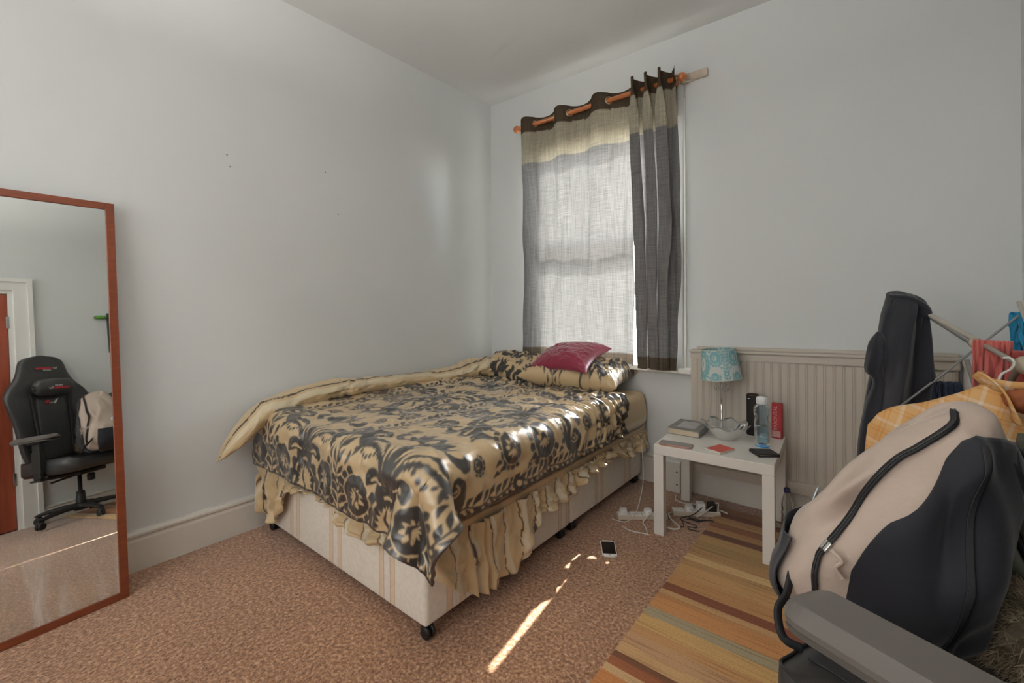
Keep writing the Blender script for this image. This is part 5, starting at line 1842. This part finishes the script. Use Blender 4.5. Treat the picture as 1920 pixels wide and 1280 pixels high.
rows = [(1.10, 2.672, -.66, .008, .008, 0), (1.06, 2.668, -.665, .028, .03, 0), (1.0, 2.662, -.67, .034, .034, 0), (.945, 2.655, -.68, .030, .03, 0), (.90, 2.672, -.68, .022, .022, 0), (.80, 2.66, -.68, .036, .034, 0), (.66, 2.645, -.68, .042, .036, 0), (.45, 2.635, -.68, .044, .038, 0)]
loft('sleeve', hang('', '', '', rows, m_hood, 5, 60, .15, 5), m_hood, hd)
strap('hood_fold', [(2.712, -.60, 1.235), (2.76, -.635, 1.228), (2.80, -.64, 1.20), (2.812, -.635, 1.16)], .022, m_hood, .012, 30, (.3, .6, .7), hd)

m_pink = M('coral_pink_towelling', (.50, .115, .10), .85, var=.12, vscale=5, sheen=.2)
m_redc = M('red_jersey', (.36, .055, .045), .85, var=.12, vscale=5, sheen=.2)
def towel(name, label, cat, x0, x1, y0, y1, zt, zb, mat, seed, nf=5, amp=.012, group=None):
    """cloth folded over a rail: front and back leaf with vertical folds"""
    ns, nt_ = 70, 50
    s = np.linspace(0, 1, ns)
    a = np.linspace(-1, 1, nt_)
    S_, A__ = np.meshgrid(s, a, indexing='ij')
    r = .010
    bend_ = np.clip(np.abs(A__) / .08, 0, 1)
    z = zt - (zt - zb) * np.clip((np.abs(A__) - .06) / .94, 0, 1) - r * (1 - np.cos(bend_ * math.pi / 2))
    fold_ = amp * np.sin(2 * math.pi * nf * S_ + 2 * fbm(S_ * 3, A__ * 1.5, seed)) * np.clip(np.abs(A__) * 3, 0, 1) + .006 * fbm(S_ * 8, A__ * 4, seed + 3)
    off_ = np.sign(A__) * (r * np.sin(bend_ * math.pi / 2) + .010 * np.abs(A__)) + fold_
    d = np.array([x1 - x0, y1 - y0])
    L_ = np.linalg.norm(d)
    d /= L_
    nv = np.array([-d[1], d[0]])
    X = x0 + d[0] * L_ * S_ + nv[0] * off_
    Y = y0 + d[1] * L_ * S_ + nv[1] * off_
    return tag(gridm(name, np.stack([X, Y, z], -1), mat, thick=.003), label, cat, group)
towel('pink_cloth', 'coral pink cloth draped over the airer rail above the checked shirt', 'cloth', 2.912, 3.000, -.872, -.885, 1.094, .86, m_pink, 7, 4)
towel('red_cloth', 'red cloth draped over the airer rail beside the pink one', 'cloth', 2.995, 3.10, -.905, -.925, 1.066, .84, m_redc, 17, 4)
m_teal = M('bright_blue_cloth', (.02, .26, .46), .8, var=.15, sheen=.2)
towel('blue_cloth', 'bright blue cloth hanging at the far end of the airer', 'cloth', 3.082, 3.150, -.405, -.345, 1.178, .98, m_teal, 27, 2, .006)
m_sock = M('navy_ribbed_knit', (.020, .027, .05), .85, var=.2, vscale=60, scale=(8, 8, .3), bump=.4, bscale=60, bdist=.002)
towel('navy_socks', 'navy ribbed knit folded over the low airer wire', 'clothing', 2.835, 2.905, -.690, -.655, .922, .70, m_sock, 37, 3, .006)

# ---- checked shirt on a hanger
def check_mat():
    m, nt, b = newmat('orange_check_cotton')
    tc = nt.nodes.new('ShaderNodeTexCoord')
    mp = nt.nodes.new('ShaderNodeMapping')
    mp.inputs['Rotation'].default_value = (0, math.radians(-17), 0)
    nt.links.new(tc.outputs['Object'], mp.inputs[0])
    sep = nt.nodes.new('ShaderNodeSeparateXYZ')
    nt.links.new(mp.outputs[0], sep.inputs[0])
    last = None
    for ax_, per in (('X', .074), ('Z', .074)):
        dv = node(nt, 'ShaderNodeMath', operation='DIVIDE')
        dv.inputs[1].default_value = per
        nt.links.new(sep.outputs[ax_], dv.inputs[0])
        a = node(nt, 'ShaderNodeMath', operation='ADD')
        a.inputs[1].default_value = 20
        nt.links.new(dv.outputs[0], a.inputs[0])
        fr = node(nt, 'ShaderNodeMath', operation='FRACT')
        nt.links.new(a.outputs[0], fr.inputs[0])
        r = ramp(nt, [(0, (.66, .36, .13, 1)), (.26, (.60, .26, .06, 1)), (.34, (.66, .38, .15, 1)), (.42, (.60, .26, .06, 1)), (.48, (.68, .42, .19, 1)), (.74, (.74, .62, .46, 1)), (.86, (.66, .36, .13, 1))])
        nt.links.new(fr.outputs[0], r.inputs[0])
        if last is None:
            last = r.outputs[0]
        else:
            mx = node(nt, 'ShaderNodeMix', data_type='RGBA')
            mx.inputs[0].default_value = .5
            nt.links.new(last, mx.inputs[6])
            nt.links.new(r.outputs[0], mx.inputs[7])
            last = mx.outputs[2]
    nt.links.new(last, b.inputs['Base Color'])
    b.inputs['Roughness'].default_value = .8
    add_bump(nt, b, tc.outputs['Object'], 12, .35, .01, 3)
    return m
m_check = check_mat()
m_inner = M('burnt_orange_lining', (.30, .095, .035), .8, var=.2, vscale=20)
sh = thing('checked_shirt', 'orange and cream checked shirt on a white hanger in front of the airer', 'shirt', (2.86, -1.10, .5))
ns = 64
xs = np.linspace(2.640, 3.085, ns)
ztop_ = np.interp(xs, [2.640, 2.655, 2.70, 2.78, 2.86, 2.92, 2.96, 3.0, 3.085], [.80, .845, .880, .905, .945, .985, .99, .97, .93])
ztop_ = np.convolve(np.pad(ztop_, 2, 'edge'), np.ones(5) / 5, 'valid')
dep = np.interp(xs, [2.640, 2.66, 2.72, 2.9, 3.085], [.012, .035, .05, .06, .055])
t = np.linspace(0, 2 * math.pi, 56, endpoint=False)
rings = []
for i, x in enumerate(xs):
    hz = (ztop_[i] - .46) / 2
    zc_ = (ztop_[i] + .46) / 2
    yy_ = np.sign(np.cos(t)) * np.abs(np.cos(t)) ** .8 * dep[i] * (1 + .14 * np.sin(x * 60 + 3 * np.sin(t)) * (np.sin(t) < .7))
    rings.append(np.stack([np.full(56, x) - .012 * (1 - np.sin(t)), -1.085 + yy_, zc_ + hz * np.sign(np.sin(t)) * np.abs(np.sin(t)) ** .55], -1))
loft('shirt_body', rings, m_check, sh)
# collar standing open round the hanger neck
th_ = np.linspace(math.radians(150), math.radians(390), 40)
for flap in ([(2.905, -1.055, .975), (2.915, -1.10, .992), (2.940, -1.145, .965), (2.955, -1.165, .915), (2.962, -1.165, .885)], [(3.02, -1.05, .975), (3.03, -1.10, .985), (3.02, -1.15, .95), (3.0, -1.165, .905)]):
    strap('collar_flap', flap, .026, m_check, .005, 30, (.75, .1, .6), sh)
P = np.zeros((40, 6, 3))
for i, a in enumerate(th_):
    for j, f_ in enumerate(np.linspace(0, 1, 6)):
        r_ = .046 + .006 * f_
        P[i, j] = (2.965 + r_ * 1.25 * math.cos(a), -1.085 + r_ * math.sin(a), .972 + .042 * math.sin(f_ * 2.4) - .012 * f_ + .012 * math.sin(a))
gridm('collar', P, m_check, sh, thick=.003)
heap('neck_lining', (2.985, -1.115, .945), (.050, .045, .040), m_inner, sh, 301, .03)
m_hang = M('white_hanger_plastic', (.66, .64, .58), .4, var=.03)
hg = thing('coat_hanger', 'white plastic hanger holding the checked shirt', 'hanger', (2.94, -1.085, .97))
tube('hook', [(2.938, -1.085, .975), (2.945, -1.075, 1.005), (2.968, -1.055, 1.022), (2.978, -1.035, 1.040), (2.970, -1.020, 1.052), (2.956, -1.02, 1.050)], .0035, m_hang, hg, 8, 30)
tube('shoulder_bar', [(2.70, -1.085, .868), (2.85, -1.085, .925), (2.938, -1.085, .978), (3.03, -1.085, .945), (3.10, -1.085, .90)], .005, m_hang, hg, 8, 40)

# ================================================================== THINGS ON THE RIGHT WALL (seen in the mirror)
pf_ = thing('picture_frame', 'small picture in a dark grey frame on the wall above the chair, in the mirror', 'picture', (RW - .01, -1.33, 1.58))
py0, py1, pz0, pz1 = -1.478, -1.19, 1.39, 1.775
m_pfr = M('dark_grey_frame', (.06, .07, .07), .4, var=.2, vscale=20)
for a_, b_ in (((py0, pz0), (py0 + .022, pz1)), ((py1 - .022, pz0), (py1, pz1)), ((py0 + .022, pz0), (py1 - .022, pz0 + .022)), ((py0 + .022, pz1 - .022), (py1 - .022, pz1))):
    box('frame_bar', (RW - .022, a_[0], a_[1]), (RW - .002, b_[0], b_[1]), m_pfr, pf_, .002)
box('picture', (RW - .012, py0 + .02, pz0 + .02), (RW - .003, py1 - .02, pz1 - .02), M('faded_print', (.45, .40, .33), .6, var=.5, vscale=25), pf_, 0)
m_green = M('green_ornament', (.10, .28, .05), .5, var=.4, vscale=20)
tag(lathe('wall_ornament', [(0, -.05), (.012, -.046), (.018, -.03), (.019, .0), (.017, .03), (.01, .046), (0, .05)], m_green, None, (RW - .022, -1.528, 1.735), 16, (0, 1, 0)), 'small green oval ornament on the wall beside the picture frame', 'ornament')

# ================================================================== ADDED FILL UPLIGHTER (made up, out of view, evens the room light)
ux, uy, uz = 1.70, -2.75, 2.42
cl = thing('fill_uplighter', 'unseen bowl uplighter added as fill light, hung from the ceiling by three rods', 'lamp', (ux, uy, H))
lathe('ceiling_rose', [(0, -.03), (.03, -.03), (.045, -.012), (.05, 0), (0, 0)], m_white, cl, (ux, uy, H), 24)
lathe('bowl', [(0, -.07), (.08, -.062), (.16, -.035), (.21, 0), (.205, 0), (.155, -.028), (.08, -.054), (0, -.06)], m_white, cl, (ux, uy, uz), 40)
for k_ in range(3):
    a = 2 * math.pi * k_ / 3
    tube('hanging_rod', [(ux + .2 * math.cos(a), uy + .2 * math.sin(a), uz), (ux + .02 * math.cos(a), uy + .02 * math.sin(a), H - .02)], .003, m_white, cl, 6)
m_glow = M('fill_diffuser', (1.0, .955, .89), .4, var=0, emit=UP_FILL_E)
lathe('fill_diffuser', [(0, -.022), (.15, -.022), (.152, -.018), (.15, -.014), (0, -.012)], m_glow, cl, (ux, uy, uz), 32)
